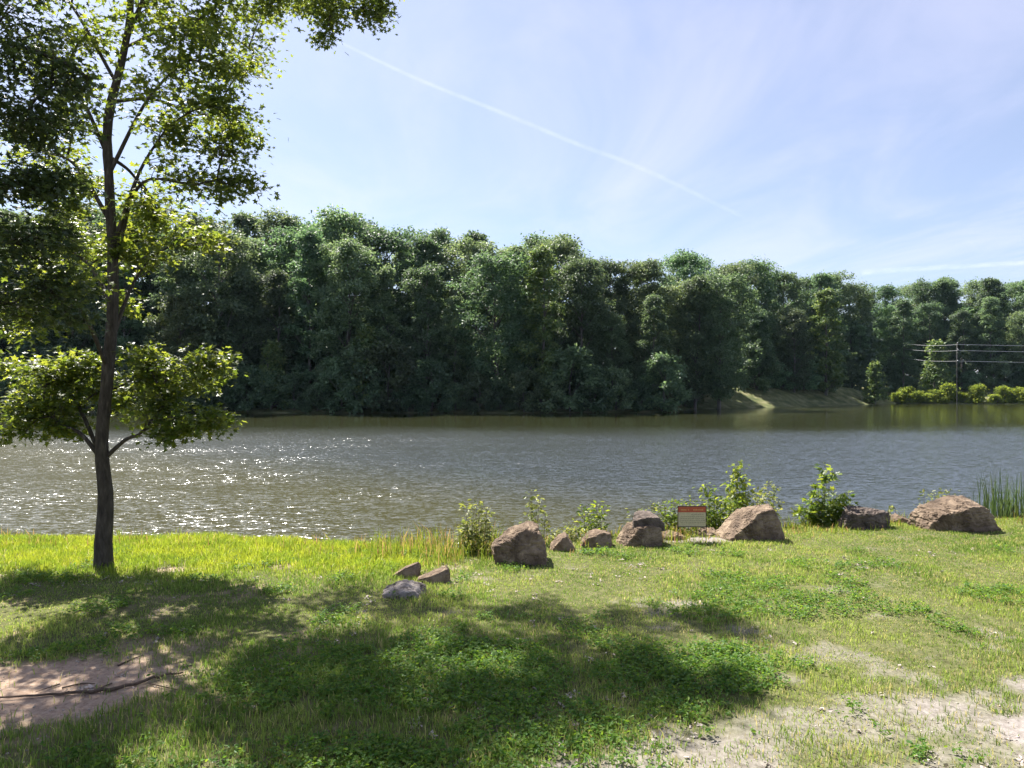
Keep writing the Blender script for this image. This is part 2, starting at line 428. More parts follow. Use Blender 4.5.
def leaves(C, Nm, D, size, shape):
    pts, polys = shape
    Nm, U, W = frames(Nm, D)
    V = C[:, None, :] + size[:, None, None] * (pts[None, :, 0, None] * U[:, None, :] + pts[None, :, 1, None] * W[:, None, :] + pts[None, :, 2, None] * Nm[:, None, :])
    k = len(pts); base = (np.arange(len(C)) * k)[:, None]
    out = [(base[:, None, :] + p[None, :, :]).reshape(-1, p.shape[1]) for p in polys]
    return V.reshape(-1, 3), out


def unit(n):
    v = rng.normal(size=(n, 3)); return v / np.linalg.norm(v, axis=1)[:, None]


# ------------------------------------------------------------------ far trees
def far_tree_meshes(name, H, R, base, style, nclus, nleaf, lsize, mat, trunk_r=.28):
    """returns (trunk mesh, crown mesh) of one kind of far-bank tree"""
    # lobes on the envelope
    lobes = []
    nl = {'round': 40, 'column': 34, 'spire': 30, 'bush': 14}[style]
    for i in range(nl):
        t = (i + rng.random()) / nl
        z = base + (H - base) * t
        if style == 'round': env = R * math.sqrt(max(.03, 1 - ((t - .5) / .56) ** 2)) * (1 if t > .35 else .92)
        elif style == 'column': env = R * (.55 + .5 * math.sin(PI * min(1, t * .95 + .1))) * (1 - .55 * t ** 3)
        elif style == 'spire': env = R * (1.05 - .9 * t)
        else: env = R * math.sqrt(max(.05, 1 - (t * .95) ** 2))
        a = i * 2.399 + rng.random() * .9
        rr = env * (.35 + .55 * rng.random() ** .7)
        lr = (.20 + .22 * rng.random() ** 1.5) * R * (1.0 if style != 'spire' else (1.1 - .7 * t))
        z = min(z, H - lr * .6)
        lobes.append((np.array([rr * math.cos(a), rr * math.sin(a), z]), lr))
    lobes.append((np.array([0, 0, H - .3 * R]), .33 * R if style != 'spire' else .16 * R))
    per = nclus // len(lobes)
    CC, NN = [], []
    for c, lr in lobes:
        d = unit(per); d[:, 2] = np.where(d[:, 2] < -.35, -d[:, 2], d[:, 2])
        rad = lr * (.55 + .5 * rng.random(per))
        CC.append(c + d * rad[:, None] * np.array([1, 1, .82])); NN.append(d)
    CC = np.vstack(CC); NN = np.vstack(NN)
    CC[:, 2] = np.maximum(CC[:, 2], base * .6)
    idx = np.repeat(np.arange(len(CC)), nleaf)
    sig = .055 * R + .16 + (.14 if 'bank_bush' in name else 0)
    C = CC[idx] + rng.normal(size=(len(idx), 3)) * np.array([sig, sig, sig * .7])
    Nm = NN[idx] * .55 + np.array([0, 0, .55]) + rng.normal(size=(len(idx), 3)) * .55
    D = NN[idx] + rng.normal(size=(len(idx), 3)) * .8 + np.array([0, 0, -.3])
    s = lsize * (.6 + .8 * rng.random(len(idx)))
    Vl, pl = leaves(C, Nm, D, s, DIAMOND)
    crown = mesh_data(name + '_crown', Vl, pl, mat)
    A = Acc()
    zz = np.linspace(-.6, H * .9, 9)
    wob = np.cumsum(rng.normal(size=(9, 2)) * .12, 0); wob[:2] = 0
    path = np.column_stack([wob, zz])
    A.tube(path, np.linspace(trunk_r, .05, 9), 7)
    for c, lr in lobes[::2]:
        z0 = max(base * .5 + .3, c[2] - np.hypot(c[0], c[1]) * .8 - 1)
        p0 = np.array([np.interp(z0, zz, wob[:, 0]), np.interp(z0, zz, wob[:, 1]), z0])
        A.tube(spline([p0, p0 * .5 + c * .5 + np.array([0, 0, .15]), c], 5), np.linspace(trunk_r * .35, .03, 5), 5)
    return A.data(name + '_trunk', M['bark_far'], True), crown


VAR = [
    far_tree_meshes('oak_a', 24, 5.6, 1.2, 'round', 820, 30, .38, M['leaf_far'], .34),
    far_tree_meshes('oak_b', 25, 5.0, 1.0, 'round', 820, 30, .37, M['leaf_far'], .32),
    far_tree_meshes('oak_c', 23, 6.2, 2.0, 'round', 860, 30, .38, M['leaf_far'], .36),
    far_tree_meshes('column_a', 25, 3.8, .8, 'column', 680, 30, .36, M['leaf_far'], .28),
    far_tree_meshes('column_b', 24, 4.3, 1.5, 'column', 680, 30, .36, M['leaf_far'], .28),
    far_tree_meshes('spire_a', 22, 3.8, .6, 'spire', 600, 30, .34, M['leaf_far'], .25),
]
V_PALE = far_tree_meshes('pale_tree', 17, 4.6, 1.5, 'round', 420, 34, .40, M['leaf_pale'], .28)
V_LIGHT = far_tree_meshes('light_column', 24, 3.6, .8, 'column', 420, 32, .40, M['leaf_bright'], .26)
V_YOUNG = far_tree_meshes('young_tree', 7, 2.1, .3, 'spire', 150, 28, .34, M['leaf_bright'], .12)
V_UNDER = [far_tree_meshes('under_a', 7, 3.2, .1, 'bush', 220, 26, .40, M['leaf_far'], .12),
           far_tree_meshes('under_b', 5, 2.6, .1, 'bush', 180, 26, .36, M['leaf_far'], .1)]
V_BUSH = [far_tree_meshes('bank_bush_a', 3.2, 1.25, .05, 'bush', 110, 22, .3, M['leaf_bush'], .08),
          far_tree_meshes('bank_bush_b', 2.6, 1.05, .05, 'spire', 100, 22, .3, M['leaf_bush'], .08)]


def plant_far(name, var, x, y, s, rz, label, cat, group=None, sz=None):
    z = float(ground_z(np.array([x]), np.array([y]))[0])
    r = empty(name, (x, y, z), rz)
    r.scale = (s, s, sz or s)
    tag(r, label, cat, group)
    link('trunk', var[0], r); link('crown', var[1], r)
    return r


SHORE = [(10, 'the low branch tip at left'), (52, 'the left half of the low branch'), (103, 'the slender shore trunk'), (160, 'the right half of the low branch'),
         (236, 'the right tip of the low branch'), (290, 'water midway from low branch to slabs'), (345, 'the grass corner left of the slabs'),
         (404, 'the pale slab of the trio'), (436, 'the tilted brown slab of the trio'), (476, 'the pale shrub beside the tilted boulder'),
         (518, 'the large tilted boulder'), (562, 'the little wedge-shaped rock'), (597, 'the low flat-topped rock'),
         (642, 'the two-tiered boulder'), (692, 'the red-topped notice sign'), (738, 'the tallest shore shrub'), (775, 'the right end of the notched boulder'),
         (825, 'the big-leaved shore shrub'), (864, 'the cracked grey boulder'), (900, 'the flat pinkish rock'), (930, 'the left slope of the whaleback boulder'), (958, 'the top of the whaleback boulder'), (1000, 'the tall reeds')]


def row(name_row, spots, row_word, group):
    used = set()
    for (px, d, vi, s, sz) in spots:
        x = (px - 512) / FPX * d
        best = min(range(len(SHORE)), key=lambda i: abs(SHORE[i][0] - px) + (1e3 if i in used else 0))
        on = -40 < px < 1064
        if on and best not in used and abs(SHORE[best][0] - px) < 32:
            used.add(best)
            lab = f'{row_word} straight above {SHORE[best][1]}'
        else:
            lab = f'{row_word}, partly hidden among its neighbours'
        kind = ['round-crowned oak', 'round-crowned oak', 'wide oak', 'tall narrow tree', 'tall narrow tree', 'pointed tree'][vi]
        plant_far(name_row, VAR[vi], x, d, s, rng.random() * 6.28, lab, 'tree', group, sz)


# front row along the water; tops follow the photograph's skyline
def top_px(px):
    return float(np.interp(px, [-200, 0, 150, 215, 260, 300, 330, 375, 405, 440, 480, 510, 545, 580, 610, 640, 680, 720, 745, 770, 800, 840, 870, 900, 950, 1000, 1024, 1200],
                           [200, 205, 215, 218, 222, 220, 212, 222, 246, 236, 236, 246, 240, 246, 262, 258, 252, 264, 268, 262, 275, 275, 292, 286, 276, 276, 284, 280]))


def scale_for(px, d, Hm, k=1.0):
    ztop = CAMZ + (384 - top_px(px)) / FPX * d
    zg_ = float(ground_z(np.array([(px - 512) / FPX * d]), np.array([d]))[0])
    return k * (ztop - zg_) / Hm


HT = [24, 25, 23, 25, 24, 22]
def shore_d(px, off):
    d = 110.0
    for _ in range(30): d = .5 * d + .5 * (float(far_y(np.array([(px - 512) / FPX * d]))[0]) + off)
    return d


front, mid, back = [], [], []
seqF = [0, 3, 2, 4, 1, 0, 5, 3, 2, 1, 4, 3, 0, 5, 1, 3, 2, 4, 0]
for i, px in enumerate(np.concatenate([np.arange(-150, 230, 46), np.arange(236, 700, 37)])):
    d = shore_d(px, 0) + 4.0 + rng.random() * 2
    vi = seqF[i % len(seqF)]
    px = px + rng.normal() * 5
    s = scale_for(px, d, HT[vi], .62 + .3 * rng.random())
    front.append((px, d, vi, s, s))
for i, px in enumerate(np.arange(-170, 740, 43)):
    d = 111 + rng.random() * 3; vi = [1, 0, 4, 2, 3, 0][i % 6]
    s = scale_for(px, d, HT[vi], .84 + .17 * rng.random()); mid.append((px + rng.normal() * 6, d, vi, s, s))
for i, px in enumerate(np.arange(-160, 720, 40)):
    d = 121 + rng.random() * 4; vi = [2, 1, 3, 0, 4, 1][i % 6]
    s = scale_for(px, d, HT[vi], .93 + .1 * rng.random()); back.append((px + rng.normal() * 6, d, vi, s, s))
# wood on the right, behind the embankment
for i, px in enumerate(np.arange(722, 1110, 34)):
    d = shore_d(px, 0) + (9 if px < 852 else 24) + rng.random() * 2; vi = seqF[(i + 3) % len(seqF)]
    s = scale_for(px, d, HT[vi], .6 + .3 * rng.random()); front.append((px + rng.normal() * 4, d, vi, s, s))
for i, px in enumerate(np.arange(722, 1110, 33)):
    d = shore_d(px, 0) + (22 if px < 852 else 33) + rng.random() * 3; vi = [0, 2, 1, 4, 2][i % 5]
    s = scale_for(px, d, HT[vi], .96 + .06 * rng.random()); mid.append((px + rng.normal() * 5, d, vi, s, s))
for i, px in enumerate(np.arange(690, 1110, 36)):
    d = shore_d(px, 0) + (33 if px < 852 else 43) + rng.random() * 3; vi = [1, 0, 3, 2, 0][i % 5]
    s = scale_for(px, d, HT[vi], .94 + .06 * rng.random()); back.append((px + rng.normal() * 5, d, vi, s, s))
row('wood_tree', front, 'front-row tree of the far wood', 'front row of trees on the far bank')
row('wood_tree', mid, 'second-row tree of the far wood', 'second row of trees in the far wood')
row('wood_tree', back, 'skyline treetop of the far wood', 'back row of trees in the far wood')

# single trees that stand out
x, d = (180 - 512) / FPX * 99, 99.6
plant_far('pale_tree', V_PALE, x, d, .92, .4, 'pale grey-green round tree lower than the wood behind it, just right of the slender trunk', 'tree')
plant_far('light_tree', V_LIGHT, (826 - 512) / FPX * 137, 137, 1.0, 1.2, 'light green narrow tree standing alone at the end of the grass embankment', 'tree', sz=.84)
plant_far('light_tree', V_LIGHT, (541 - 512) / FPX * 100, 100.2, 1.0, 2.2, 'fresh green columnar tree reaching the skyline in the middle of the far bank', 'tree', sz=.94)
plant_far('sapling', V_YOUNG, (875 - 512) / FPX * 141, 141, 1.15, .3, 'small bright sapling on the far bank left of the yellow bushes', 'tree')
plant_far('sapling', V_YOUNG, (936 - 512) / FPX * 151, 151, 1.7, 2.3, 'young green tree standing in front of the power lines', 'tree')
plant_far('sapling', V_YOUNG, (270 - 512) / FPX * 99, 100.0, 1.3, 2.9, 'small dark sapling at the water under the tallest dome of the wood', 'tree')
plant_far('sapling', V_YOUNG, (365 - 512) / FPX * 98.6, 99.6, 1.6, 1.9, 'bluish green young tree at the water, left of the dip in the skyline', 'tree')
# undergrowth shrubs at the water's edge
k = 0
for px in np.arange(-120, 700, 23):
    d = shore_d(px, 0) + .5 + rng.random() * 1.4
    best = min(SHORE, key=lambda q: abs(q[0] - px))
    lab = f'dark bank shrub at the far waterline above {best[1]}' if abs(best[0] - px) < 12 and px > 0 else 'dark shrub crowding the far waterline under the wood'
    plant_far('bank_shrub', V_UNDER[k % 2], (px - 512) / FPX * d, d, .7 + .6 * rng.random(), rng.random() * 6, lab, 'shrub', 'dark shrubs along the far waterline'); k += 1
for px in np.arange(756, 1100, 24):
    d = shore_d(px, 0) + (8 if px < 852 else 21) + rng.random() * 3
    plant_far('bank_shrub', V_UNDER[k % 2], (px - 512) / FPX * d, d, .7 + .55 * rng.random(), rng.random() * 6, 'dark shrub in the undergrowth behind the grass embankment', 'shrub', 'dark shrubs behind the embankment'); k += 1
for px in np.arange(-140, 1110, 30):
    d = shore_d(px, 0) + (26 if px < 690 else 30 if px < 852 else 38) + rng.random() * 3
    plant_far('understorey_tree', V_UNDER[k % 2], (px - 512) / FPX * d, d, 2.1 + .5 * rng.random(), rng.random() * 6, 'shaded understorey tree deep inside the far wood', 'tree', 'understorey trees inside the far wood'); k += 1
BP = list(np.arange(896, 983, 5.2)) + list(np.arange(995, 1050, 5.2))
for i, px in enumerate(BP):
    px = px + rng.normal() * 1.2
    d = shore_d(px, 0) + .5 + rng.random() * 2.2
    q = .75 + .4 * rng.random()
    lab = 'sunlit yellow-green bush in the low row along the far right waterline'
    if i == 0: lab = 'leftmost sunlit yellow-green bush of the row at the far right waterline'
    plant_far('sunlit_bush', V_BUSH[i % 2], (px - 512) / FPX * d, d, q, rng.random() * 6, lab, 'bush', 'sunlit yellow bushes on the far right bank', q * (.5 + .6 * rng.random()))
plant_far('wood_tree', VAR[3], (903 - 512) / FPX * 161, 161, .86, 1.0, 'narrow dark tree where the power lines vanish into the far wood', 'tree')

# ------------------------------------------------------------------ near trees
def near_tree(name, trunk_pts, trunk_r, limbs, label, cat, leaf, nl_scale=1.0, lmat='leaf_near'):
    """limbs: list of (start param along trunk 0..1 or point, [via points], list of lobes (centre, radii, clusters))"""
    base = np.array(trunk_pts[0], float)
    root = empty(name, base)
    tag(root, label, cat)
    A = Acc()
    n = 40
    tp = spline(trunk_pts, n) - base
    tr = np.interp(np.linspace(0, 1, n), np.linspace(0, 1, len(trunk_r)), trunk_r)
    zz = tp[:, 2]
    tr = tr + .06 * np.exp(-np.maximum(zz, 0) / .12)          # root flare
    A.tube(tp, tr, 14)
    me = A.data(name + '_trunk', M['bark'], True)
    co = np.array([v.co[:] for v in me.vertices])
    nz = (fbm(co[:, 0] * 9, co[:, 1] * 9, co[:, 2] * 3, seed=61) - .5)
    c0 = np.stack([np.interp(co[:, 2], zz, tp[:, 0]), np.interp(co[:, 2], zz, tp[:, 1]), co[:, 2]], 1)
    co += (co - c0) * nz[:, None] * .45
    me.vertices.foreach_set('co', co.astype(np.float32).ravel())
    link('trunk', me, root)
    C, Nn, D, S = [], [], [], []
    for (t0, via, lobes) in limbs:
        B = Acc()
        p0 = tp[int(t0 * (n - 1))]; r0 = tr[int(t0 * (n - 1))]
        first = np.array(lobes[0][0]) - base
        pts = [p0] + [np.array(v) - base for v in via] + [first]
        if not via: pts.insert(1, (p0 + first) / 2 + np.array([0, 0, .12 * np.linalg.norm(first - p0)]))
        lp = spline(pts, 14); lr = np.linspace(min(.5 * r0, .046), .016, 14)
        B.tube(lp, lr, 7)
        last = lp
        for li, (lc, rad, ncl) in enumerate(lobes):
            lc = np.array(lc) - base; rad = np.array(rad)
            if li:
                q = last[np.argmin(np.linalg.norm(last[6:] - lc, axis=1)) + 6]
                sp_ = spline([q, (q + lc) / 2 + np.array([0, 0, .1]), lc], 9)
                B.tube(sp_, np.linspace(.022, .01, 9), 5)
                carrier = sp_; last = np.vstack([last, sp_])
            else: carrier = lp[5:]
            ncl = int(ncl * 1.15); d = unit(ncl); rr = rng.random(ncl) ** .45
            cc = lc + d * rr[:, None] * rad
            for c_ in cc:
                q = carrier[rng.integers(len(carrier) // 3, len(carrier))]
                w = spline([q, (q + c_) / 2 + np.array([0, 0, .06]) + rng.normal(size=3) * .07, c_], 6)
                B.tube(w, np.linspace(.009, .003, 6), 4)
                nlf = int(rng.integers(30, 52) * nl_scale)
                k = w[3 + rng.integers(0, 3, nlf)]
                sg = min(.3, .5 * max(.3, rad.min() * .8)) * (.7 + .6 * rng.random())
                pos = k + rng.normal(size=(nlf, 3)) * np.array([sg, sg, sg * .6])
                C.append(pos); Nn.append(np.array([0, 0, 1.]) + rng.normal(size=(nlf, 3)) * .5)
                dd = pos - q; D.append(dd / (np.linalg.norm(dd, axis=1)[:, None] + 1e-6) + rng.normal(size=(nlf, 3)) * .5 + np.array([0, 0, -.45]))
                S.append(leaf * (.55 + .75 * rng.random(nlf)))
        link('branch', B.data(name + '_branch', M['bark'], True), root)
    Vl, pl = leaves(np.vstack(C), np.vstack(Nn), np.vstack(D), np.concatenate(S), MAPLE)
    link('foliage', mesh_data(name + '_foliage', Vl, pl, M[lmat]), root)
    return root


gz = lambda x, y: float(ground_z(np.array([float(x)]), np.array([float(y)]))[0])
DT = 13.5
b0 = P(103, 568, DT); b0[2] = gz(b0[0], b0[1]) - .12
tA = [b0, P(103, 552, DT), P(106, 500, DT), P(102, 448, DT), P(106, 390, DT), P(112, 320, DT), P(113, 260, DT), P(109, 180, DT), P(108, 120, DT + .1), P(122, 60, DT + .3), P(131, 0, DT + .4), P(128, -120, DT + .6), P(140, -260, DT + .6)]
rA = [.165, .155, .134, .12, .11, .102, .093, .082, .085, .066, .058, .048, .03]
def LB(px, py, d, rx, ry, rz, n): return (P(px, py, d), (rx, ry, rz), n)
def SH(px, py, h, rx, ry, rz, n):
    """lobe at height h standing between the sun and the ground seen at (px,py): the leafy mass that shades that spot"""
    y = CAMZ * FPX / (py - 384); x = (px - 512) / FPX * y
    k = h / math.tan(math.radians(54))
    return (np.array([x - math.sin(math.radians(35)) * k, y + math.cos(math.radians(35)) * k, h]), (rx, ry, rz), n)
limbsA = [
    (.235, [P(81, 434, DT - .1), P(60, 424, DT + .1)], [LB(42, 408, DT + .3, .8, .7, .45, 12), LB(50, 372, DT + .3, .5, .5, .3, 7), LB(22, 436, DT, .4, .4, .16, 5), LB(72, 385, DT + .9, .8, .7, .5, 14), LB(14, 412, DT + .2, .6, .7, .32, 13), LB(80, 362, DT + .9, .7, .5, .4, 9), LB(58, 432, DT + .2, .5, .5, .16, 7)]),
    (.245, [P(125, 440, DT), P(142, 432, DT - .1)], [LB(165, 402, DT + .3, .7, .7, .45, 12), LB(140, 356, DT + .5, .4, .5, .25, 6), LB(205, 358, DT + .1, .35, .4, .22, 5), LB(190, 430, DT - .1, .45, .4, .16, 6), LB(196, 382, DT + .2, .6, .6, .4, 12), LB(150, 372, DT + .7, .8, .7, .45, 12), LB(214, 424, DT - .1, .42, .4, .16, 7), LB(172, 434, DT + .1, .5, .5, .16, 7), LB(215, 368, DT, .3, .4, .25, 5), LB(125, 405, DT + 1.0, .6, .5, .4, 8)]),
    (.25, [], [SH(60, 585, 3.6, .8, .8, .3, 7), SH(20, 580, 3.7, .7, .7, .3, 8), SH(130, 587, 3.4, .7, .7, .3, 7), SH(190, 592, 3.6, .7, .7, .35, 8)]),
    (.37, [], [LB(60, 285, DT - 1.4, .8, .7, .4, 9), LB(20, 325, DT - 1.4, .6, .6, .3, 7)]),
    (.40, [], [LB(150, 258, DT + .5, .8, .8, .4, 10), LB(205, 238, DT + .4, .7, .7, .3, 9), LB(125, 300, DT + .8, .4, .5, .25, 5)]),
    (.44, [], [LB(70, 250, DT + .5, .8, .7, .45, 10), LB(145, 240, DT + .7, .7, .6, .4, 8)]),
    (.50, [P(140, 185, DT)], [LB(195, 185, DT - .1, .7, .8, .5, 11), LB(238, 188, DT, .4, .5, .3, 7), LB(225, 150, DT + .3, .55, .6, .35, 8)]),
    (.53, [], [LB(165, 130, DT - .2, .7, .8, .5, 10), LB(215, 105, DT - .3, .5, .6, .4, 8), LB(240, 140, DT + .5, .4, .5, .3, 6), LB(160, 215, DT, .8, .8, .4, 9)]),
    (.54, [P(75, 165, DT + .2)], [LB(40, 150, DT + .5, .9, .8, .5, 10), LB(80, 115, DT, .7, .7, .5, 8), LB(80, 185, DT + .2, .6, .6, .4, 10), LB(62, 215, DT + .4, .6, .6, .4, 9)]),
    (.60, [], [LB(185, 60, DT, .8, .8, .5, 11), LB(222, 75, DT + .2, .4, .5, .3, 5), LB(205, 30, DT + .2, .5, .6, .4, 8)]),
    (.62, [], [LB(50, 60, DT + .3, 1.0, .9, .6, 11), LB(90, 30, DT, .8, .8, .5, 9)]),
    (.70, [], [LB(150, -10, DT, 1.0, .9, .7, 12), LB(205, -40, DT + .6, .9, .8, .6, 10)]),
    (.74, [], [LB(20, -40, DT + .6, 1.3, 1.1, .8, 14), LB(90, -80, DT - 1.2, 1.1, 1, .7, 12)]),
    (.80, [P(200, -110, 13.6), P(262, -80, 14.6)], [LB(300, -28, 15.2, .9, .9, .5, 13), LB(335, 8, 15.2, .5, .6, .35, 9), LB(372, 16, 15.2, .42, .5, .3, 9), LB(392, -12, 15.4, .35, .6, .4, 6), LB(325, 36, 15.1, .22, .3, .16, 4), LB(270, 8, 15, .5, .5, .25, 6), LB(345, -50, 15.8, 1.0, 1, .6, 14)]),
    (.62, [], [SH(210, 620, 7.2, 1.0, 1.0, .6, 9), SH(130, 600, 6.2, .9, .9, .5, 8)]),
    (.70, [], [SH(300, 655, 9, .9, .9, .5, 8), SH(345, 598, 10, .9, .9, .6, 9), SH(390, 640, 10.6, .8, .8, .5, 8), SH(250, 720, 8.6, .8, .8, .5, 6)]),
    (.78, [], [SH(400, 602, 12.4, .9, .9, .6, 9), SH(455, 612, 13.6, 1.0, 1.0, .6, 10), SH(450, 680, 13.4, 1, 1, .6, 10), SH(505, 640, 13.2, 1.0, 1.0, .6, 10)]),
    (.85, [P(230, -120, 14.5), P(290, -90, 16.5)], [SH(570, 618, 13.8, .95, .95, .5, 11), SH(520, 605, 13.6, .7, .8, .4, 7), SH(610, 650, 13.6, .95, .9, .5, 11), SH(655, 618, 14.2, .9, .8, .45, 11), SH(708, 628, 14.3, .8, .7, .35, 8), SH(745, 634, 14.4, .5, .5, .3, 4), SH(560, 670, 13.2, 1, .9, .5, 9)]),
    (.9, [], [SH(545, 705, 13, 1.0, .9, .6, 10), SH(480, 725, 12.4, 1.1, 1, .6, 10), SH(390, 720, 10.8, 1, .9, .6, 8), SH(320, 745, 9.6, .9, .9, .5, 7), SH(420, 765, 11.5, 1, .9, .6, 8)]),
    (.96, [], [LB(60, -160, 12.4, 1.3, 1.2, .8, 10), LB(-20, -130, 13, 1.2, 1.1, .8, 10)]),
]
near_tree('shore_tree', tA, rA, limbsA, 'tall slender tree with bare lower trunk, rooted in grass at the lake edge', 'tree', .108, 1.25)

bB = np.array([-10.4, 8.6, 0]); bB[2] = gz(bB[0], bB[1]) - .1
tB = [bB, bB + (.1, .1, 1.2), bB + (.2, .1, 3), bB + (.1, .2, 5), bB + (.3, .1, 7), bB + (.2, .3, 9.5), bB + (.2, .2, 12)]
rB = [.27, .25, .22, .18, .14, .1, .05]
limbsB = [
    (.40, [], [LB(-40, 318, 9.2, .7, .7, .35, 9), LB(12, 305, 9.6, .55, .55, .3, 13), LB(50, 290, 9.8, .5, .5, .25, 11), LB(70, 325, 10, .3, .4, .16, 6)]),
    (.48, [], [LB(-30, 250, 9.2, .8, .8, .4, 12), LB(20, 245, 9.4, .6, .6, .4, 17), LB(52, 235, 9.8, .42, .5, .35, 11)]),
    (.56, [], [LB(-30, 190, 9, .8, .8, .4, 12), LB(18, 185, 9.3, .6, .6, .35, 15), LB(60, 190, 9.7, .4, .4, .25, 8)]),
    (.62, [P(-120, 30, 8.8), P(-40, 30, 9), P(0, 41, 9.2), P(50, 56, 9.4), P(85, 75, 9.6)], [LB(84, 92, 9.8, .2, .3, .15, 4), LB(50, 90, 9.5, .5, .5, .3, 9), LB(15, 70, 9.2, .5, .5, .3, 9), LB(20, 125, 9.3, .55, .5, .35, 11), LB(60, 140, 9.8, .45, .45, .25, 7)]),
    (.68, [], [LB(-30, 90, 9, .8, .8, .5, 12), LB(10, 5, 9.3, .7, .7, .4, 11)]),
    (.76, [], [LB(-90, 20, 9, 1.0, 1, .7, 12), LB(-20, -40, 9.5, .9, .9, .6, 12), LB(60, -50, 10, .8, .8, .5, 10)]),
    (.9, [], [LB(-100, -120, 9, 1.1, 1, .7, 12), LB(-30, -180, 9.6, 1, 1, .7, 10)]),
    (.36, [], [LB(-150, 250, 8.4, 1, 1, .6, 14), LB(-190, 330, 8.6, .9, .9, .5, 10)]),
]
near_tree('shade_tree', tB, rB, limbsB, 'dark dense tree at the left picture edge with a thick bough slanting in', 'tree', .085, 1.2, 'leaf_dark')

# ------------------------------------------------------------------ boulders
def boulder(name, outline, d, thick, mat, label, cat='boulder', sub=7, noise=.05, yaw=0.0, group=None, seed=1, parent=None, p=60, tilt=.16, up=.1):
    """outline: photo-pixel silhouette; becomes a solid of its own real thickness at depth d"""
    q = np.array([P(a, b_, d) for a, b_ in outline])
    c = np.array([(q[:, 0].min() + q[:, 0].max()) / 2, d, (q[:, 2].min() * .55 + q[:, 2].max() * .45)])
    l2 = (q - c)[:, [0, 2]]
    area = np.sum(l2[:, 0] * np.roll(l2[:, 1], -1) - np.roll(l2[:, 0], -1) * l2[:, 1])
    if area < 0: l2 = l2[::-1]
    r_ = np.random.default_rng(seed)
    Ns, Hs = [], []
    for i in range(len(l2)):
        a_, b_ = l2[i], l2[(i + 1) % len(l2)]
        e = b_ - a_; n = np.array([e[1], -e[0]]); ln = np.linalg.norm(n)
        if ln < 1e-6: continue
        n /= ln; h = float(n @ a_)
        if h < .01: continue
        ty = r_.uniform(-tilt, tilt) - (up if n[1] > .3 else 0)
        Ns.append(np.array([n[0], ty, n[1]]) / math.sqrt(1 + ty * ty)); Hs.append(h / math.sqrt(1 + ty * ty))
    ht = thick / 2
    for v, h in (((.22, -1, .18), ht), ((-.3, -1, .05), ht * 1.02), ((.05, -1, .45), ht * 1.1), ((.25, 1, .15), ht), ((-.25, 1, .3), ht), ((.6, -1, -.1), ht * 1.5), ((-.7, 1, .2), ht * 1.5)):
        v = np.array(v, float) + r_.normal(size=3) * .05; v /= np.linalg.norm(v); Ns.append(v); Hs.append(h)
    Ns = np.array(Ns); Hs = np.array(Hs)
    bm = bmesh.new(); bmesh.ops.create_icosphere(bm, subdivisions=sub, radius=1)
    dirs = np.array([v.co[:] for v in bm.verts]); fc = np.array([[v.index for v in f.verts] for f in bm.faces]); bm.free()
    ratio = np.maximum(dirs @ Ns.T, 0) / Hs
    R = (ratio ** p).sum(1) ** (-1 / p)
    V = dirs * R[:, None]
    s = V.std()
    k = 2.2 / max(s * 2.2, .2)
    nz = fbm(V[:, 0] * k + seed, V[:, 1] * k, V[:, 2] * k, seed=seed, oct=5, gain=.55) - .5
    nz2 = np.abs(fbm(V[:, 0] * k * .8 + 9, V[:, 1] * k * .8, V[:, 2] * k * 2.2, seed=seed + 3, oct=3) - .5)
    nz3 = np.abs(fbm(V[:, 0] * k * 2.2 + 4, V[:, 1] * k * 2.2, V[:, 2] * k * 3.5, seed=seed + 7, oct=4, gain=.6) - .5)
    V = V * (1 + noise * 3.2 * nz[:, None] - noise * 1.3 * (nz3[:, None] < .035) * (1 - nz3[:, None] / .035) + noise * .9 * (fbm(V[:, 0] * k * 6, V[:, 1] * k * 6, V[:, 2] * k * 6, seed=seed + 2, oct=3) - .5)[:, None] - noise * 1.6 * np.maximum(0, .1 - nz2)[:, None] * 6)
    me = mesh_data(name, V, [fc], mat, True)
    if parent is not None:
        o = link(name, me, parent, c - np.array(parent.location)); return o
    o = link(name, me, None, c); o.rotation_euler = (0, 0, yaw)
    tag(o, label, cat, group)
    return o


G = 6   # every outline runs a few pixels into the soil
boulder('boulder', [(495, 574), (492, 545), (500, 537), (514, 529), (527, 524.5), (537, 526), (545, 531), (546, 545), (549, 553), (546, 566), (520, 574)], 14.05, .8, M['rock'],
        'large tilted red-brown boulder with a flat sloping top, leftmost of the standing boulders', seed=3)
boulder('rock', [(549, 556), (551, 546), (560, 536), (566, 534), (574, 546), (576, 556)], 15.1, .45, M['rock'], 'little wedge-shaped brown rock right beside the large tilted boulder', 'rock', 6, seed=5)
boulder('rock', [(579, 553), (581, 542), (588, 534), (600, 530), (611, 533), (613, 551)], 15.4, .5, M['rock'], 'low brown rock with a flat top, just left of the two-tiered boulder', 'rock', 6, seed=8)
br = empty('boulder', P(640, 545, 15.5))
tag(br, 'two-tiered boulder, a dark slab lying across a brown block, left of the notice sign', 'boulder')
boulder('block', [(618, 553), (620, 543), (632, 524), (650, 522), (660, 526), (662, 551)], 15.5, .75, M['rock'], '', seed=11, parent=br)
boulder('top_slab', [(632, 526), (634, 516), (642, 513.5), (655, 514), (661, 521), (661, 529), (645, 527)], 15.6, .65, M['rock_dark'], '', seed=13, parent=br, sub=6, up=0.02)
boulder('rock', [(661, 546), (662, 535), (672, 532), (684, 535), (686, 546)], 16.2, .5, M['rock'], 'low flat reddish rock behind the left leg of the notice sign', 'rock', 6, seed=15)
boulder('rock', [(690, 546), (692, 534), (702, 531), (716, 530), (720, 536), (720, 546)], 16.6, .5, M['rock'], 'low flat reddish rock behind the right leg of the notice sign', 'rock', 6, seed=16)
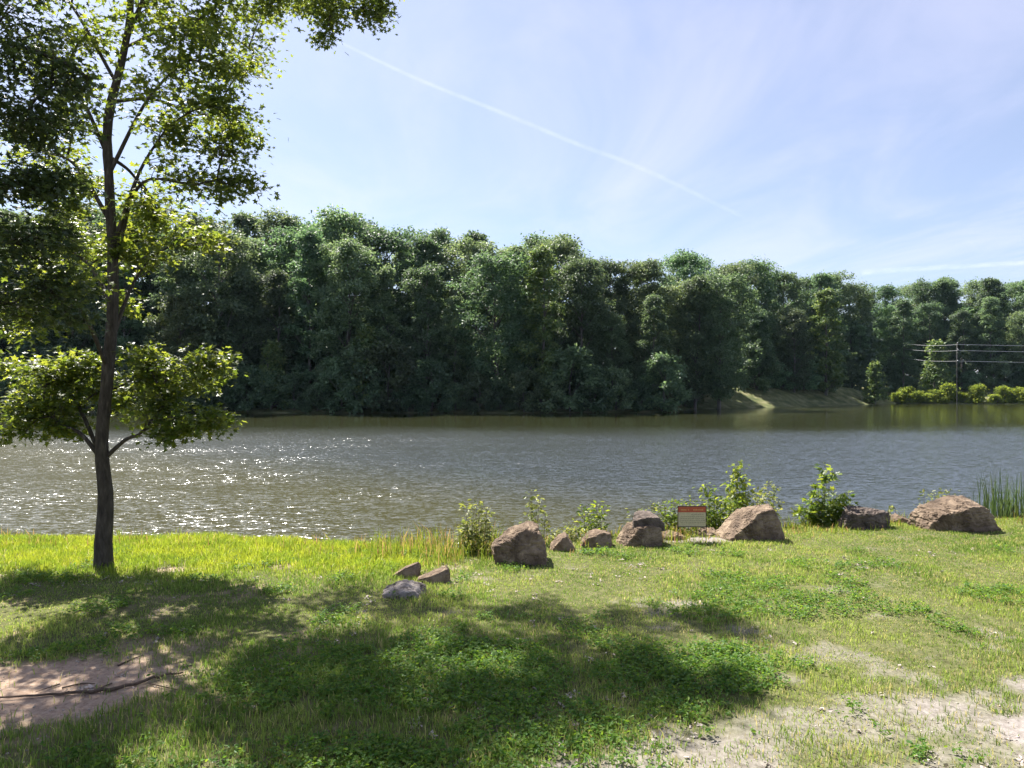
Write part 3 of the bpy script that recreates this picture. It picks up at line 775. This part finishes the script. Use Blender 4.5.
boulder('boulder', [(716, 547), (719, 535), (726, 521), (735, 514), (747, 511), (754, 504), (771, 503), (776, 515), (779, 530), (781, 546)], 16.1, .95, M['rock'],
        'notched brown boulder with a raised right shoulder, right of the notice sign', seed=19)
boulder('boulder', [(838, 534), (839, 525), (848, 510), (858, 508.5), (872, 509), (886, 511), (887, 534)], 17.4, .7, M['rock_dark'], 'cracked grey-brown boulder, squat and blocky, right of the big-leaved shrub', seed=23, noise=.08)
boulder('rock', [(886, 530), (890, 519), (898, 515), (908, 519), (913, 530)], 18.2, .4, M['rock'], 'flat little pinkish rock left of the whaleback boulder', 'rock', 6, seed=27)
boulder('boulder', [(917, 537), (919, 521), (929, 509), (956, 500), (973, 501), (984, 511), (996, 531), (997, 538)], 17.2, 1.1, M['rock'],
        'long whaleback boulder with a smooth humped top, rightmost in the row', seed=29)
boulder('rock', [(382, 604), (384, 589), (392, 586), (406, 585), (419, 586), (426, 592), (426, 606), (404, 612), (388, 608)], 11.9, .7, M['rock_grey'], 'pale grey slab with a dark pitted front, nearest of three flat rocks', 'rock', 6, seed=33, noise=.05, up=.06)
boulder('rock', [(391, 582), (393, 575), (405, 567), (418, 562), (421, 566), (419, 580)], 12.9, .28, M['rock'], 'narrow brown slab behind the pale one in the trio of flat rocks', 'rock', 6, seed=35)
boulder('rock', [(416, 588), (418, 578), (432, 572), (447, 567), (450, 572), (450, 586)], 12.6, .3, M['rock'], 'tilted brown slab on the right of the trio of flat rocks', 'rock', 6, seed=37)

# ------------------------------------------------------------------ notice sign
ds = 15.75
sx, sz0 = P(692, 541, ds)[0], gz(P(692, 541, ds)[0], ds)
sg = empty('notice_sign', (sx, ds, sz0), .0)
tag(sg, 'low notice sign, red header over a beige board, on two thin legs', 'sign')
W2, zb, zt = .305, CAMZ - (527 - 384) / FPX * ds - sz0, CAMZ - (506 - 384) / FPX * ds - sz0
def part(name, A, mat, parent, smooth_=False): return link(name, A.data(name, mat, smooth_), parent)
for s_ in (-1, 1):
    A = Acc(); A.box((s_ * (W2 + .008), 0, (zt - .15) / 2 + .0), (.016, .016, zt + .15)); part('leg', A, M['sign_frame'], sg)
A = Acc(); A.box((0, 0, zt - .006), (2 * W2, .02, .018)); A.box((0, 0, zb + .006), (2 * W2, .02, .018)); part('frame', A, M['sign_frame'], sg)
zs = zt - .30 * (zt - zb)
A = Acc(); A.box((0, 0, (zb + zs) / 2 + .007), (2 * W2 - .004, .012, zs - zb - .016)); bd = part('board', A, M['sign_beige'], sg)
A = Acc(); A.box((0, -.001, (zs + zt) / 2 - .007), (2 * W2 - .004, .014, zt - zs - .016)); hd = part('header', A, M['sign_red'], sg)
A = Acc(); x_ = -.25
while x_ < .25:                                    # one line of weathered capitals, unreadable at this distance
    w = random.choice([.018, .024, .03]); 
    if random.random() > .18:
        A.box((x_ + w / 2, -.010, (zs + zt) / 2 - .016), (w * .78, .004, .022)); A.box((x_ + w * .3, -.0105, (zs + zt) / 2 - .002), (w * .3, .004, .012))
    x_ += w + .006
part('lettering', A, M['sign_yellow'], hd)
A = Acc()
for k in range(5):
    x_ = -.25 if k else -.02
    while x_ < .25:
        w = random.uniform(.015, .05); A.box((x_ + w / 2, -.008, zs - .05 - k * .045), (w, .003, .009)); x_ += w + .014
part('lettering', A, M['sign_ink'], bd)

# ------------------------------------------------------------------ shore shrubs
def shrub(name, px, py_base, d, stems, leaf, mat, label, shape=OVAL, lean=.2, cat='shrub'):
    """stems: list of (px top, py top, n leaves, spread)"""
    b = P(px, py_base, d); b[2] = gz(b[0], b[1])
    r = empty(name, b); tag(r, label, cat)
    A = Acc(); C, Nn, D, S = [], [], [], []
    for (tx, ty, nlv, spr) in stems:
        t = P(tx, ty, d + rng.normal() * .12) - b
        s0 = np.array([t[0] * .55 + rng.normal() * .04, rng.normal() * .05, -.08])
        pth = spline([s0, s0 * .5 + t * .5 + rng.normal(size=3) * .03, t], 10)
        A.tube(pth, np.linspace(.011, .003, 10), 5)
        k = rng.random(nlv) ** .8
        base = np.stack([np.interp(k, np.linspace(0, 1, 10), pth[:, i]) for i in range(3)], 1)
        off = rng.normal(size=(nlv, 3)) * np.array([spr, spr, spr * .5]) * (1.15 - .5 * k)[:, None]
        C.append(base + off); out_ = off + rng.normal(size=(nlv, 3)) * .04
        D.append(out_ + np.array([0, 0, -.02])); Nn.append(np.array([0, 0, 1.]) + rng.normal(size=(nlv, 3)) * .6)
        S.append(leaf * (.6 + .8 * rng.random(nlv)))
    C = np.vstack(C); C[:, 2] = np.maximum(C[:, 2], .02)
    Vl, pl = leaves(C, np.vstack(Nn), np.vstack(D), np.concatenate(S), shape)
    link('stems', A.data(name + '_stems', M['twig'], True), r)
    link('foliage', mesh_data(name + '_foliage', Vl, pl, mat), r)
    return r


shrub('shrub', 477, 556, 14.9, [(466, 505, 120, .09), (476, 500, 130, .1), (487, 508, 130, .1), (472, 520, 110, .12), (490, 525, 100, .12), (462, 530, 90, .12), (480, 535, 100, .14)], .085, M['shrub_pale'], 'pale yellow-green bushy shrub just left of the large tilted boulder')
shrub('shrub', 536, 535, 16.0, [(531, 490, 90, .07), (540, 498, 80, .08), (545, 515, 60, .09), (530, 512, 50, .07)], .09, M['shrub_pale'], 'slim upright leafy plant rising behind the large tilted boulder')
shrub('shrub', 591, 540, 16.6, [(584, 505, 80, .1), (596, 503, 110, .11), (600, 512, 100, .12), (590, 520, 80, .13)], .095, M['shrub'], 'small rounded bright shrub behind the low flat-topped rock')
shrub('shrub', 572, 545, 16.2, [(563, 530, 60, .12), (572, 525, 70, .12), (581, 528, 70, .12), (557, 536, 50, .1)], .085, M['shrub_pale'], 'low spreading shrub filling the gap behind the little wedge-shaped rock')
shrub('shrub', 655, 535, 17.2, [(640, 508, 40, .1), (652, 503, 50, .11), (662, 500, 60, .12), (632, 512, 25, .12)], .08, M['shrub_pale'], 'thin straggling plant leaning over the water behind the two-tiered boulder')
shrub('shrub', 673, 538, 16.9, [(664, 505, 90, .13), (674, 500, 110, .14), (683, 503, 110, .14), (670, 516, 110, .15), (690, 500, 100, .14), (680, 520, 90, .16)], .085, M['shrub'], 'yellow-green bush directly behind the notice sign')
shrub('shrub', 720, 538, 17.2, [(706, 484, 110, .13), (714, 490, 120, .14), (722, 500, 130, .16), (709, 505, 120, .16), (730, 498, 130, .16), (716, 515, 130, .18), (703, 515, 90, .14)], .1, M['shrub'], 'broad bright green bush right of the notice sign, below the tallest stem')
shrub('shrub', 738, 532, 17.6, [(737, 461, 150, .1), (741, 465, 130, .1), (732, 478, 120, .12), (744, 480, 110, .12), (738, 490, 120, .15)], .12, M['leaf_bush'], 'tallest shore shrub, a bright green pillar behind the notched boulder')
shrub('shrub', 763, 528, 17.8, [(758, 486, 70, .1), (768, 482, 80, .11), (774, 484, 80, .1), (764, 495, 90, .13), (752, 492, 60, .1)], .095, M['shrub_pale'], 'pale bushy shrub behind the raised shoulder of the notched boulder')
shrub('shrub', 826, 530, 18.0, [(824, 464, 70, .11), (830, 470, 60, .12), (818, 484, 80, .15), (838, 496, 100, .16), (846, 492, 80, .14), (810, 500, 80, .14), (824, 505, 110, .2), (804, 508, 70, .12), (845, 508, 90, .16)], .14, M['shrub'], 'big-leaved bright shrub left of the cracked grey boulder', MAPLE)
shrub('shrub', 892, 521, 19.0, [(890, 505, 30, .08), (895, 507, 25, .07)], .09, M['shrub_pale'], 'tiny leafy plant beside the flat little pinkish rock')
shrub('shrub', 932, 520, 18.6, [(924, 495, 50, .1), (934, 492, 70, .12), (942, 491, 60, .12), (950, 489, 50, .1), (926, 505, 50, .1)], .09, M['shrub_pale'], 'straw-green low shrub peeking over the left slope of the whaleback boulder')
shrub('shrub', 610, 556, 14.9, [(590, 548, 24, .1), (600, 545, 20, .08)], .05, M['shrub'], 'sparse weed sprout in the grass below the low flat-topped rock')

# reeds and tall stems
def reed_clump(name, px, d, n, h0, h1, spread, label, mat, w=.016, dry=False):
    b = P(px, 500, d); b[2] = gz(b[0], b[1])
    r = empty(name, b); tag(r, label, 'reeds')
    V, Q = [], []
    k = 0
    for i in range(n):
        h = rng.uniform(h0, h1); x0, y0 = rng.normal(size=2) * spread
        a = rng.uniform(0, 6.28); bend = rng.uniform(.02, .35) * h
        t = np.linspace(0, 1, 6)
        cx = x0 + math.cos(a) * bend * t ** 2.2; cy = y0 + math.sin(a) * bend * t ** 2.2; cz = h * (t - .12 * t ** 3 * bend / h)
        wd = w * (1 - t ** 2 * .93); ux, uy = -math.sin(a), math.cos(a)
        L_ = np.stack([cx + ux * wd, cy + uy * wd, cz], 1); R_ = np.stack([cx - ux * wd, cy - uy * wd, cz], 1)
        V.append(np.stack([L_, R_], 1).reshape(-1, 3))
        j = np.arange(5) * 2 + k; Q.append(np.stack([j, j + 1, j + 3, j + 2], 1)); k += 12
    link('blades', mesh_data(name + '_blades', np.vstack(V), [np.vstack(Q)], mat), r)


reed_clump('reeds', 1003, 19.6, 130, .7, 1.7, .34, 'tall green reeds standing at the water right of the whaleback boulder', M['reed'])
reed_clump('reeds', 976, 20.2, 45, .5, 1.2, .2, 'short sparse reeds just behind the right slope of the whaleback boulder', M['reed'], .01)
reed_clump('reeds', 1030, 19.2, 50, .5, 1.3, .25, 'reeds cut off by the right picture edge', M['reed'])
reed_clump('reeds', 961, 20.6, 7, .9, 1.5, .08, 'thin dry brown stalks rising behind the top of the whaleback boulder', M['litter'], .009)

# ------------------------------------------------------------------ fallen branch on the bare soil
b = P(95, 697, 7.95)
pts = [P(-20, 703, 7.8), P(40, 700, 7.9), P(80, 698, 7.95), P(105, 695, 8.0), P(140, 687, 8.2), P(163, 680, 8.4), P(183, 676, 8.5)]
pts = [np.array([q[0], q[1], gz(q[0], q[1]) + .03]) for q in pts]
A = Acc(); A.tube(spline(pts, 26) + rng.normal(size=(26, 3)) * .006, np.concatenate([np.linspace(.008, .02, 12), np.linspace(.022, .011, 14)]), 7)
fb = link('fallen_branch', A.data('fallen_branch', M['twig'], True)); tag(fb, 'long thin dead branch lying across the bare soil at lower left', 'branch')
A = Acc()
for s_, e_ in (((150, 684), (183, 690)), ((60, 699), (35, 712)), ((112, 694), (92, 706))):
    q = [P(*s_, 8.2), P((s_[0] + e_[0]) / 2, (s_[1] + e_[1]) / 2 - 1, 8.1), P(*e_, 8.0)]
    q = [np.array([w[0], w[1], gz(w[0], w[1]) + .02]) for w in q]
    A.tube(spline(q, 8), np.linspace(.009, .003, 8), 5)
link('side_twig', A.data('side_twig', M['twig'], True), fb)
for (a1, a2, lab) in (((62, 694, 8.1), (95, 690, 8.2), 'short dark twig lying above the long dead branch'), ((118, 668, 8.75), (144, 656, 9.1), 'short crooked twig near the back edge of the bare soil')):
    q = [np.array([w[0], w[1], gz(w[0], w[1]) + .015]) for w in (P(*a1), (P(*a1) + P(*a2)) / 2 + (0, .06, 0), P(*a2))]
    A = Acc(); A.tube(spline(q, 9), np.linspace(.011, .004, 9), 6); tag(link('twig', A.data('twig', M['twig'], True)), lab, 'twig')

# ------------------------------------------------------------------ power lines
pp = np.array([(957 - 512) / FPX * 141, 141., 0]); pp[2] = gz(pp[0], pp[1])
r = empty('utility_pole', pp); tag(r, 'slim grey utility pole in front of the wood at the far right', 'utility pole')
A = Acc(); A.tube([(0, 0, -.5), (0, 0, 6), (0, 0, 11.7 - pp[2])], [.09, .08, .07], 8); link('pole', A.data('pole', M['pole'], True), r)
for zz_ in (8.1, 10.3, 11.6):
    A = Acc(); A.tube([(0, -.1, zz_ - pp[2]), (0, -.22, zz_ - pp[2] + .02), (0, -.3, zz_ - pp[2] + .1)], [.05, .07, .05], 7); link('insulator', A.data('insulator', M['wire'], True), r)
for (yy, lab) in ((344.5, 'topmost of the three power lines at the far right'), (350.5, 'middle one of the three power lines at the far right'), (361, 'lowest of the three power lines at the far right')):
    z_ = CAMZ + (384 - yy) / FPX * 140.7
    pa = np.array([(903 - 512) / FPX * 161, 161., z_ + 1.4]); pb_ = np.array([pp[0], 140.68, z_]); pc = np.array([pp[0] + 60, 134., z_ - .5])
    A = Acc()
    for e0, e1 in ((pa, pb_), (pb_, pc)):
        t = np.linspace(0, 1, 12)[:, None]; w = e0 + (e1 - e0) * t; w[:, 2] -= (4 * t[:, 0] * (1 - t[:, 0])) * .35
        A.tube(w, .03, 5, False)
    tag(link('power_line', A.data('power_line', M['wire'], True)), lab, 'power line')

# ------------------------------------------------------------------ lawn (blades), weeds, tall shore grass, litter
def blades(n, xr, yr, dens, h, w, tint, name, label, lean=.35):
    x = rng.uniform(*xr, n); y = rng.uniform(*yr, n)
    # only where the photo could look (plus a margin)
    keep = (np.abs(x) < y * .76 + 2.4)
    x, y = x[keep], y[keep]
    keep = rng.random(len(x)) < dens(x, y)
    x, y = x[keep], y[keep]
    z = ground_z(x, y); k = z > WATER + .02
    x, y, z = x[k], y[k], z[k]
    m_ = len(x)
    hh = h(x, y) * (.5 + .8 * rng.random(m_)); ww = w * (.6 + .8 * rng.random(m_)) * (1 + .5 * smooth(8, 16, y))
    a = rng.uniform(0, 2 * PI, m_); ln = np.abs(rng.normal(size=m_)) * lean * hh
    f = rng.uniform(0, PI, m_); ux, uy = np.cos(f) * ww / 2, np.sin(f) * ww / 2
    b_ = np.stack([x, y, z - .01], 1)
    mid = b_ + np.stack([np.cos(a) * ln * .35, np.sin(a) * ln * .35, hh * .6], 1)
    tip = b_ + np.stack([np.cos(a) * ln * 1.25, np.sin(a) * ln * 1.25, hh * (1 - .1 * ln / hh)], 1)
    u = np.stack([ux, uy, np.zeros(m_)], 1)
    V = np.stack([b_ - u, b_ + u, mid - u * .8, mid + u * .8, tip], 1).reshape(-1, 3)
    i = np.arange(m_)[:, None] * 5
    q = i + np.array([[0, 1, 3, 2]]); t = i + np.array([[2, 3, 4]])
    T = np.repeat(tint(x, y, m_), 5, 0); T = np.concatenate([T, np.ones((len(T), 1))], 1)
    o = link(name, mesh_data(name, V, [q, t], M['grass'], False, {'tint': T}))
    tag(o, label, kind='stuff')


def mixc(a, b, t): return np.asarray(a)[None, :] * (1 - t[:, None]) + np.asarray(b)[None, :] * t[:, None]


def lawn_d(x, y):
    n = fbm(x * 2.2, y * 2.2, seed=91, oct=4)
    return np.clip((1 - dirt(x, y)) ** 1.3 * (.4 + 1.3 * smooth(.3, .62, n)) + .22 * smooth(.52, .66, n) * smooth(1.5, 3, x + 4), .03, 1)


def stripness(x, y): return smooth(12.3, 13.6, y + .8 * (fbm(x, y, seed=14) - .5)) * smooth(-.6, -2.4, x)


def lawn_h(x, y):
    n = fbm(x * .9, y * .9, seed=55)
    return .036 + .045 * smooth(.35, .7, n) + .10 * stripness(x, y) + .03 * smooth(5, 1, x) * smooth(11, 8, y)


GREEN, STRAW = (.098, .15, .028), (.28, .24, .12)
def lawn_t(x, y, n):
    f = fbm(x * .8, y * .8, seed=62, oct=4); g = fbm(x * 3.1, y * 3.1, seed=63, oct=3)
    c = mixc(GREEN, (.17, .215, .05), smooth(.35, .65, f))
    c = c * (1 - stripness(x, y)[:, None]) + mixc((.205, .235, .024), (.14, .19, .022), smooth(.35, .65, g)) * stripness(x, y)[:, None]
    dry = (rng.random(n) < (.1 + .24 * smooth(.45, .7, g) * smooth(-3, 2, x) + .25 * dirt(x, y))) & (rng.random(n) > stripness(x, y) * .7)
    c = np.where(dry[:, None], mixc(STRAW, (.26, .24, .1), rng.random(n)), c)
    return c * (1.2 + .55 * rng.random(n))[:, None]


blades(760000, (-15, 17), (4.2, 19.5), lawn_d, lawn_h, .0085, lawn_t, 'lawn_grass', 'short patchy green and straw grass on the shore')

def tall_d(x, y):
    t = y - bank_y(x)
    return smooth(-1.9, -.6, t + .6 * (fbm(x * 1.5, y * 1.5, seed=18) - .5)) * smooth(1.6, .9, t) * (.5 + .5 * smooth(-3.6, -2.4, x) * smooth(.4, -.8, x)) * (.25 + smooth(.4, .6, fbm(x * 2.5, y * 2.5, seed=19)))
def tall_h(x, y): return .1 + .22 * smooth(.4, .7, fbm(x * 1.7, y * 1.7, seed=29)) + .30 * smooth(-3.6, -2.4, x) * smooth(.6, -.8, x)
def tall_t(x, y, n):
    r_ = rng.random(n)
    c = mixc((.2, .22, .03), (.14, .2, .025), rng.random(n))
    c = np.where((r_ < .28)[:, None], mixc((.32, .26, .1), (.36, .2, .1), rng.random(n)), c)
    return c
blades(90000, (-15, 17), (13, 22), tall_d, tall_h, .011, tall_t, 'shore_grass', 'tall yellow and reddish grass along the water edge', .3)


def weeds(n, xr, yr, dens, hmax, size, name, label, mat, shape=OVAL):
    x = rng.uniform(*xr, n); y = rng.uniform(*yr, n)
    keep = (rng.random(n) < dens(x, y)) & (np.abs(x) < y * .76 + 2.4); x, y = x[keep], y[keep]
    per = 7; m_ = len(x)
    hh = hmax * (.4 + .7 * rng.random(m_))
    idx = np.repeat(np.arange(m_), per); k = len(idx)
    C = np.stack([x[idx] + rng.normal(size=k) * .03, y[idx] + rng.normal(size=k) * .03, ground_z(x, y)[idx] + hh[idx] * (.35 + .65 * rng.random(k))], 1)
    Nm = np.array([0, 0, 1.]) + rng.normal(size=(k, 3)) * .4; D = rng.normal(size=(k, 3)) * np.array([1, 1, .25])
    V, p_ = leaves(C, Nm, D, size * (.6 + .8 * rng.random(k)), shape)
    tag(link(name, mesh_data(name, V, p_, mat)), label, kind='stuff')


def clov_d(x, y):
    n = fbm(x * 1.1, y * 1.1, seed=71, oct=4); d = (1 - dirt(x, y))
    a = smooth(1.15, .6, seg_ellipse(x, y, 2.35, 8.75, 1.35, .75, .35) + .8 * (n - .5))
    b_ = smooth(1.1, .5, seg_ellipse(x, y, -.6, 8.2, 3.4, 2.6, .1)) * smooth(.38, .56, n)
    c = .5 * smooth(1.1, .5, seg_ellipse(x, y, 8.5, 12.5, 3, 2, .2)) * smooth(.5, .6, n)
    e = .35 * smooth(.62, .68, n)
    return np.clip(np.maximum.reduce([a, .8 * b_, c, e]), 0, 1) * d
weeds(95000, (-9, 13), (5, 15), clov_d, .12, .042, 'ground_cover', 'low bright broadleaf weeds in clumps on the lawn', M['clover'])
weeds(5000, (-12, 13), (5, 15), lambda x, y: .02 + .5 * smooth(.55, .7, fbm(x * .8, y * .8, seed=83)) * (1 - .7 * stripness(x, y)), .03, .05, 'leaf_litter', 'scattered dead leaves and pale chips on the grass', M['litter'], DIAMOND)

# small stones on the bare earth
n_ = 7000
x = rng.uniform(-9, 11, n_); y = rng.uniform(5, 14, n_); kp = rng.random(n_) < dirt(x, y) * .9 + .01; x, y = x[kp], y[kp]
oc = np.array([[1, 0, 0], [0, 1, 0], [-1, 0, 0], [0, -1, 0], [0, 0, .7], [0, 0, -.5]]); of = np.array([[0, 1, 4], [1, 2, 4], [2, 3, 4], [3, 0, 4], [1, 0, 5], [2, 1, 5], [3, 2, 5], [0, 3, 5]])
V = (np.stack([x, y, ground_z(x, y)], 1)[:, None, :] + oc[None] * (rng.uniform(.006, .022, (len(x), 1, 1))) * rng.uniform(.6, 1.3, (len(x), 6, 1))).reshape(-1, 3)
Fp = (np.arange(len(x))[:, None, None] * 6 + of[None]).reshape(-1, 3)
tag(link('pebbles', mesh_data('pebbles', V, [Fp], M['litter'], True)), 'small stones and crumbs on the bare soil', kind='stuff')

# ------------------------------------------------------------------ contrails
m, nt, out = new_mat('contrail'); L = nt.links.new
tc = N(nt, 'ShaderNodeTexCoord'); nz = N(nt, 'ShaderNodeTexNoise', Scale=.0025, Detail=7.0, Roughness=.6); L(tc.outputs['Object'], nz.inputs['Vector'])
lw = N(nt, 'ShaderNodeLayerWeight', Blend=.5)
inv = N(nt, 'ShaderNodeMapRange'); L(lw.outputs['Facing'], inv.inputs[0]); inv.inputs[1].default_value = 0; inv.inputs[2].default_value = .9; inv.inputs[3].default_value = 1; inv.inputs[4].default_value = 0
mr = N(nt, 'ShaderNodeMapRange'); L(nz.outputs['Fac'], mr.inputs[0]); mr.inputs[1].default_value = .28; mr.inputs[2].default_value = .72; mr.inputs[3].default_value = .0; mr.inputs[4].default_value = .03
ml = N(nt, 'ShaderNodeMath', operation='MULTIPLY'); L(inv.outputs[0], ml.inputs[0]); L(mr.outputs[0], ml.inputs[1])
tp = N(nt, 'ShaderNodeBsdfTransparent'); tl = N(nt, 'ShaderNodeBsdfTranslucent'); tl.inputs[0].default_value = (.9, .9, .9, 1)
mx = N(nt, 'ShaderNodeMixShader'); L(ml.outputs[0], mx.inputs[0]); L(tp.outputs[0], mx.inputs[1]); L(tl.outputs[0], mx.inputs[2]); L(mx.outputs[0], out.inputs[0])
M['contrail'] = m
m2 = m.copy(); m2.name = 'contrail_dense'
for nd in m2.node_tree.nodes:
    if nd.type == 'MAP_RANGE' and abs(nd.inputs[4].default_value - .03) < 1e-4: nd.inputs[4].default_value = .06
M['contrail_dense'] = m2
def contrail(pix, alt, r0, r1, label, mat='contrail'):
    pts = []
    for a, b_ in pix:
        d = (alt - CAMZ) / ((384 - b_) / FPX); pts.append(P(a, b_, d))
    pth = spline(pts, 24)
    A = Acc(); A.tube(pth, np.linspace(r0, r1, 24), 12, False)
    tag(link('contrail', A.data('contrail', M[mat], True)), label, 'contrail')
contrail([(335, 40), (420, 80), (500, 112), (580, 145), (650, 172), (745, 218)], 4000, 24, 62, 'long thin white contrail slanting down across the middle of the sky')
contrail([(862, 272.5), (930, 268), (1040, 262)], 4000, 110, 80, 'faint white contrail low above the trees at the right', 'contrail_dense')
contrail([(967, 239), (973, 245), (979, 252)], 4000, 70, 40, 'short white streak of a contrail high above the power lines', 'contrail_dense')

# ------------------------------------------------------------------ light, sky, camera
EL, AZ = math.radians(54), math.radians(-35)          # AZ measured from +Y, negative = left
sd = Vector((math.sin(AZ) * math.cos(EL), math.cos(AZ) * math.cos(EL), math.sin(EL)))
sun = bpy.data.lights.new('sun', 'SUN'); sun.energy = 5.0; sun.angle = math.radians(.53); sun.color = (1, .95, .86)
so = bpy.data.objects.new('sun', sun); so.rotation_euler = (-sd).to_track_quat('-Z', 'Y').to_euler(); col.objects.link(so)

w = bpy.data.worlds.new('World'); scene.world = w; w.use_nodes = True
nt = w.node_tree; nt.nodes.clear(); L = nt.links.new
out = N(nt, 'ShaderNodeOutputWorld'); bg = N(nt, 'ShaderNodeBackground'); bg.inputs['Strength'].default_value = .054
sky = N(nt, 'ShaderNodeTexSky'); sky.sky_type = 'NISHITA'; sky.sun_disc = False
sky.sun_elevation = EL; sky.sun_rotation = AZ; sky.altitude = 200; sky.air_density = 1.0; sky.dust_density = 1.2; sky.ozone_density = 4.5
tc = N(nt, 'ShaderNodeTexCoord'); sx_ = N(nt, 'ShaderNodeSeparateXYZ'); L(tc.outputs['Generated'], sx_.inputs[0])
# thin cirrus: noise on a flat layer overhead (direction / height)
mxz = N(nt, 'ShaderNodeMath', operation='MAXIMUM'); L(sx_.outputs[2], mxz.inputs[0]); mxz.inputs[1].default_value = .06
dv = N(nt, 'ShaderNodeVectorMath', operation='DIVIDE'); cmb = N(nt, 'ShaderNodeCombineXYZ')
for i in range(3): L(mxz.outputs[0], cmb.inputs[i])
L(tc.outputs['Generated'], dv.inputs[0]); L(cmb.outputs[0], dv.inputs[1])
mp = N(nt, 'ShaderNodeMapping'); mp.inputs['Scale'].default_value = (.8, .35, 1); mp.inputs['Rotation'].default_value = (0, 0, .6); L(dv.outputs[0], mp.inputs[0])
nz = N(nt, 'ShaderNodeTexNoise', Scale=1.3, Detail=7.0, Roughness=.6, Distortion=.6); L(mp.outputs[0], nz.inputs['Vector'])
mr = N(nt, 'ShaderNodeMapRange', interpolation_type='SMOOTHSTEP'); L(nz.outputs['Fac'], mr.inputs[0]); mr.inputs[1].default_value = .35; mr.inputs[2].default_value = .8; mr.inputs[3].default_value = .2; mr.inputs[4].default_value = .45
mx = N(nt, 'ShaderNodeMix', data_type='RGBA'); L(mr.outputs[0], mx.inputs[0]); L(sky.outputs[0], mx.inputs[6]); mx.inputs[7].default_value = (7.3, 6.95, 8.4, 1)
L(mx.outputs[2], bg.inputs['Color']); L(bg.outputs[0], out.inputs[0])

cam = bpy.data.cameras.new('camera'); cam.sensor_width = 36; cam.lens = FPX / 1024 * 36; cam.clip_start = .05; cam.clip_end = 60000
co = bpy.data.objects.new('camera', cam); co.location = (0, 0, CAMZ); co.rotation_euler = (PI / 2, 0, 0); col.objects.link(co)
scene.camera = co

scene.render.engine = 'CYCLES'
c = scene.cycles
c.max_bounces = 6; c.diffuse_bounces = 3; c.glossy_bounces = 3; c.transmission_bounces = 3; c.transparent_max_bounces = 8
c.caustics_reflective = False; c.caustics_refractive = False; c.sample_clamp_indirect = 6
c.use_denoising = True; c.denoiser = 'OPENIMAGEDENOISE'
c.use_adaptive_sampling = True; c.adaptive_threshold = .02
vs = scene.view_settings
scene.display_settings.display_device = 'sRGB'
vs.view_transform = 'Standard'; vs.look = 'None'; vs.exposure = 1.62; vs.gamma = 1; vs.use_curve_mapping = False


# ------------------------------------------------------------------ air
A = Acc(); A.box((0, 1400, 24), (3400, 3200, 58))
m, nt, out = new_mat('haze'); pv = N(nt, 'ShaderNodeVolumePrincipled'); pv.inputs['Color'].default_value = (.55, .78, 1, 1); pv.inputs['Density'].default_value = .00005; pv.inputs['Anisotropy'].default_value = .0
nt.links.new(pv.outputs[0], out.inputs['Volume'])
tag(link('haze', A.data('haze', m)), 'thin blue summer haze over the lake', kind='stuff')
c.volume_bounces = 0
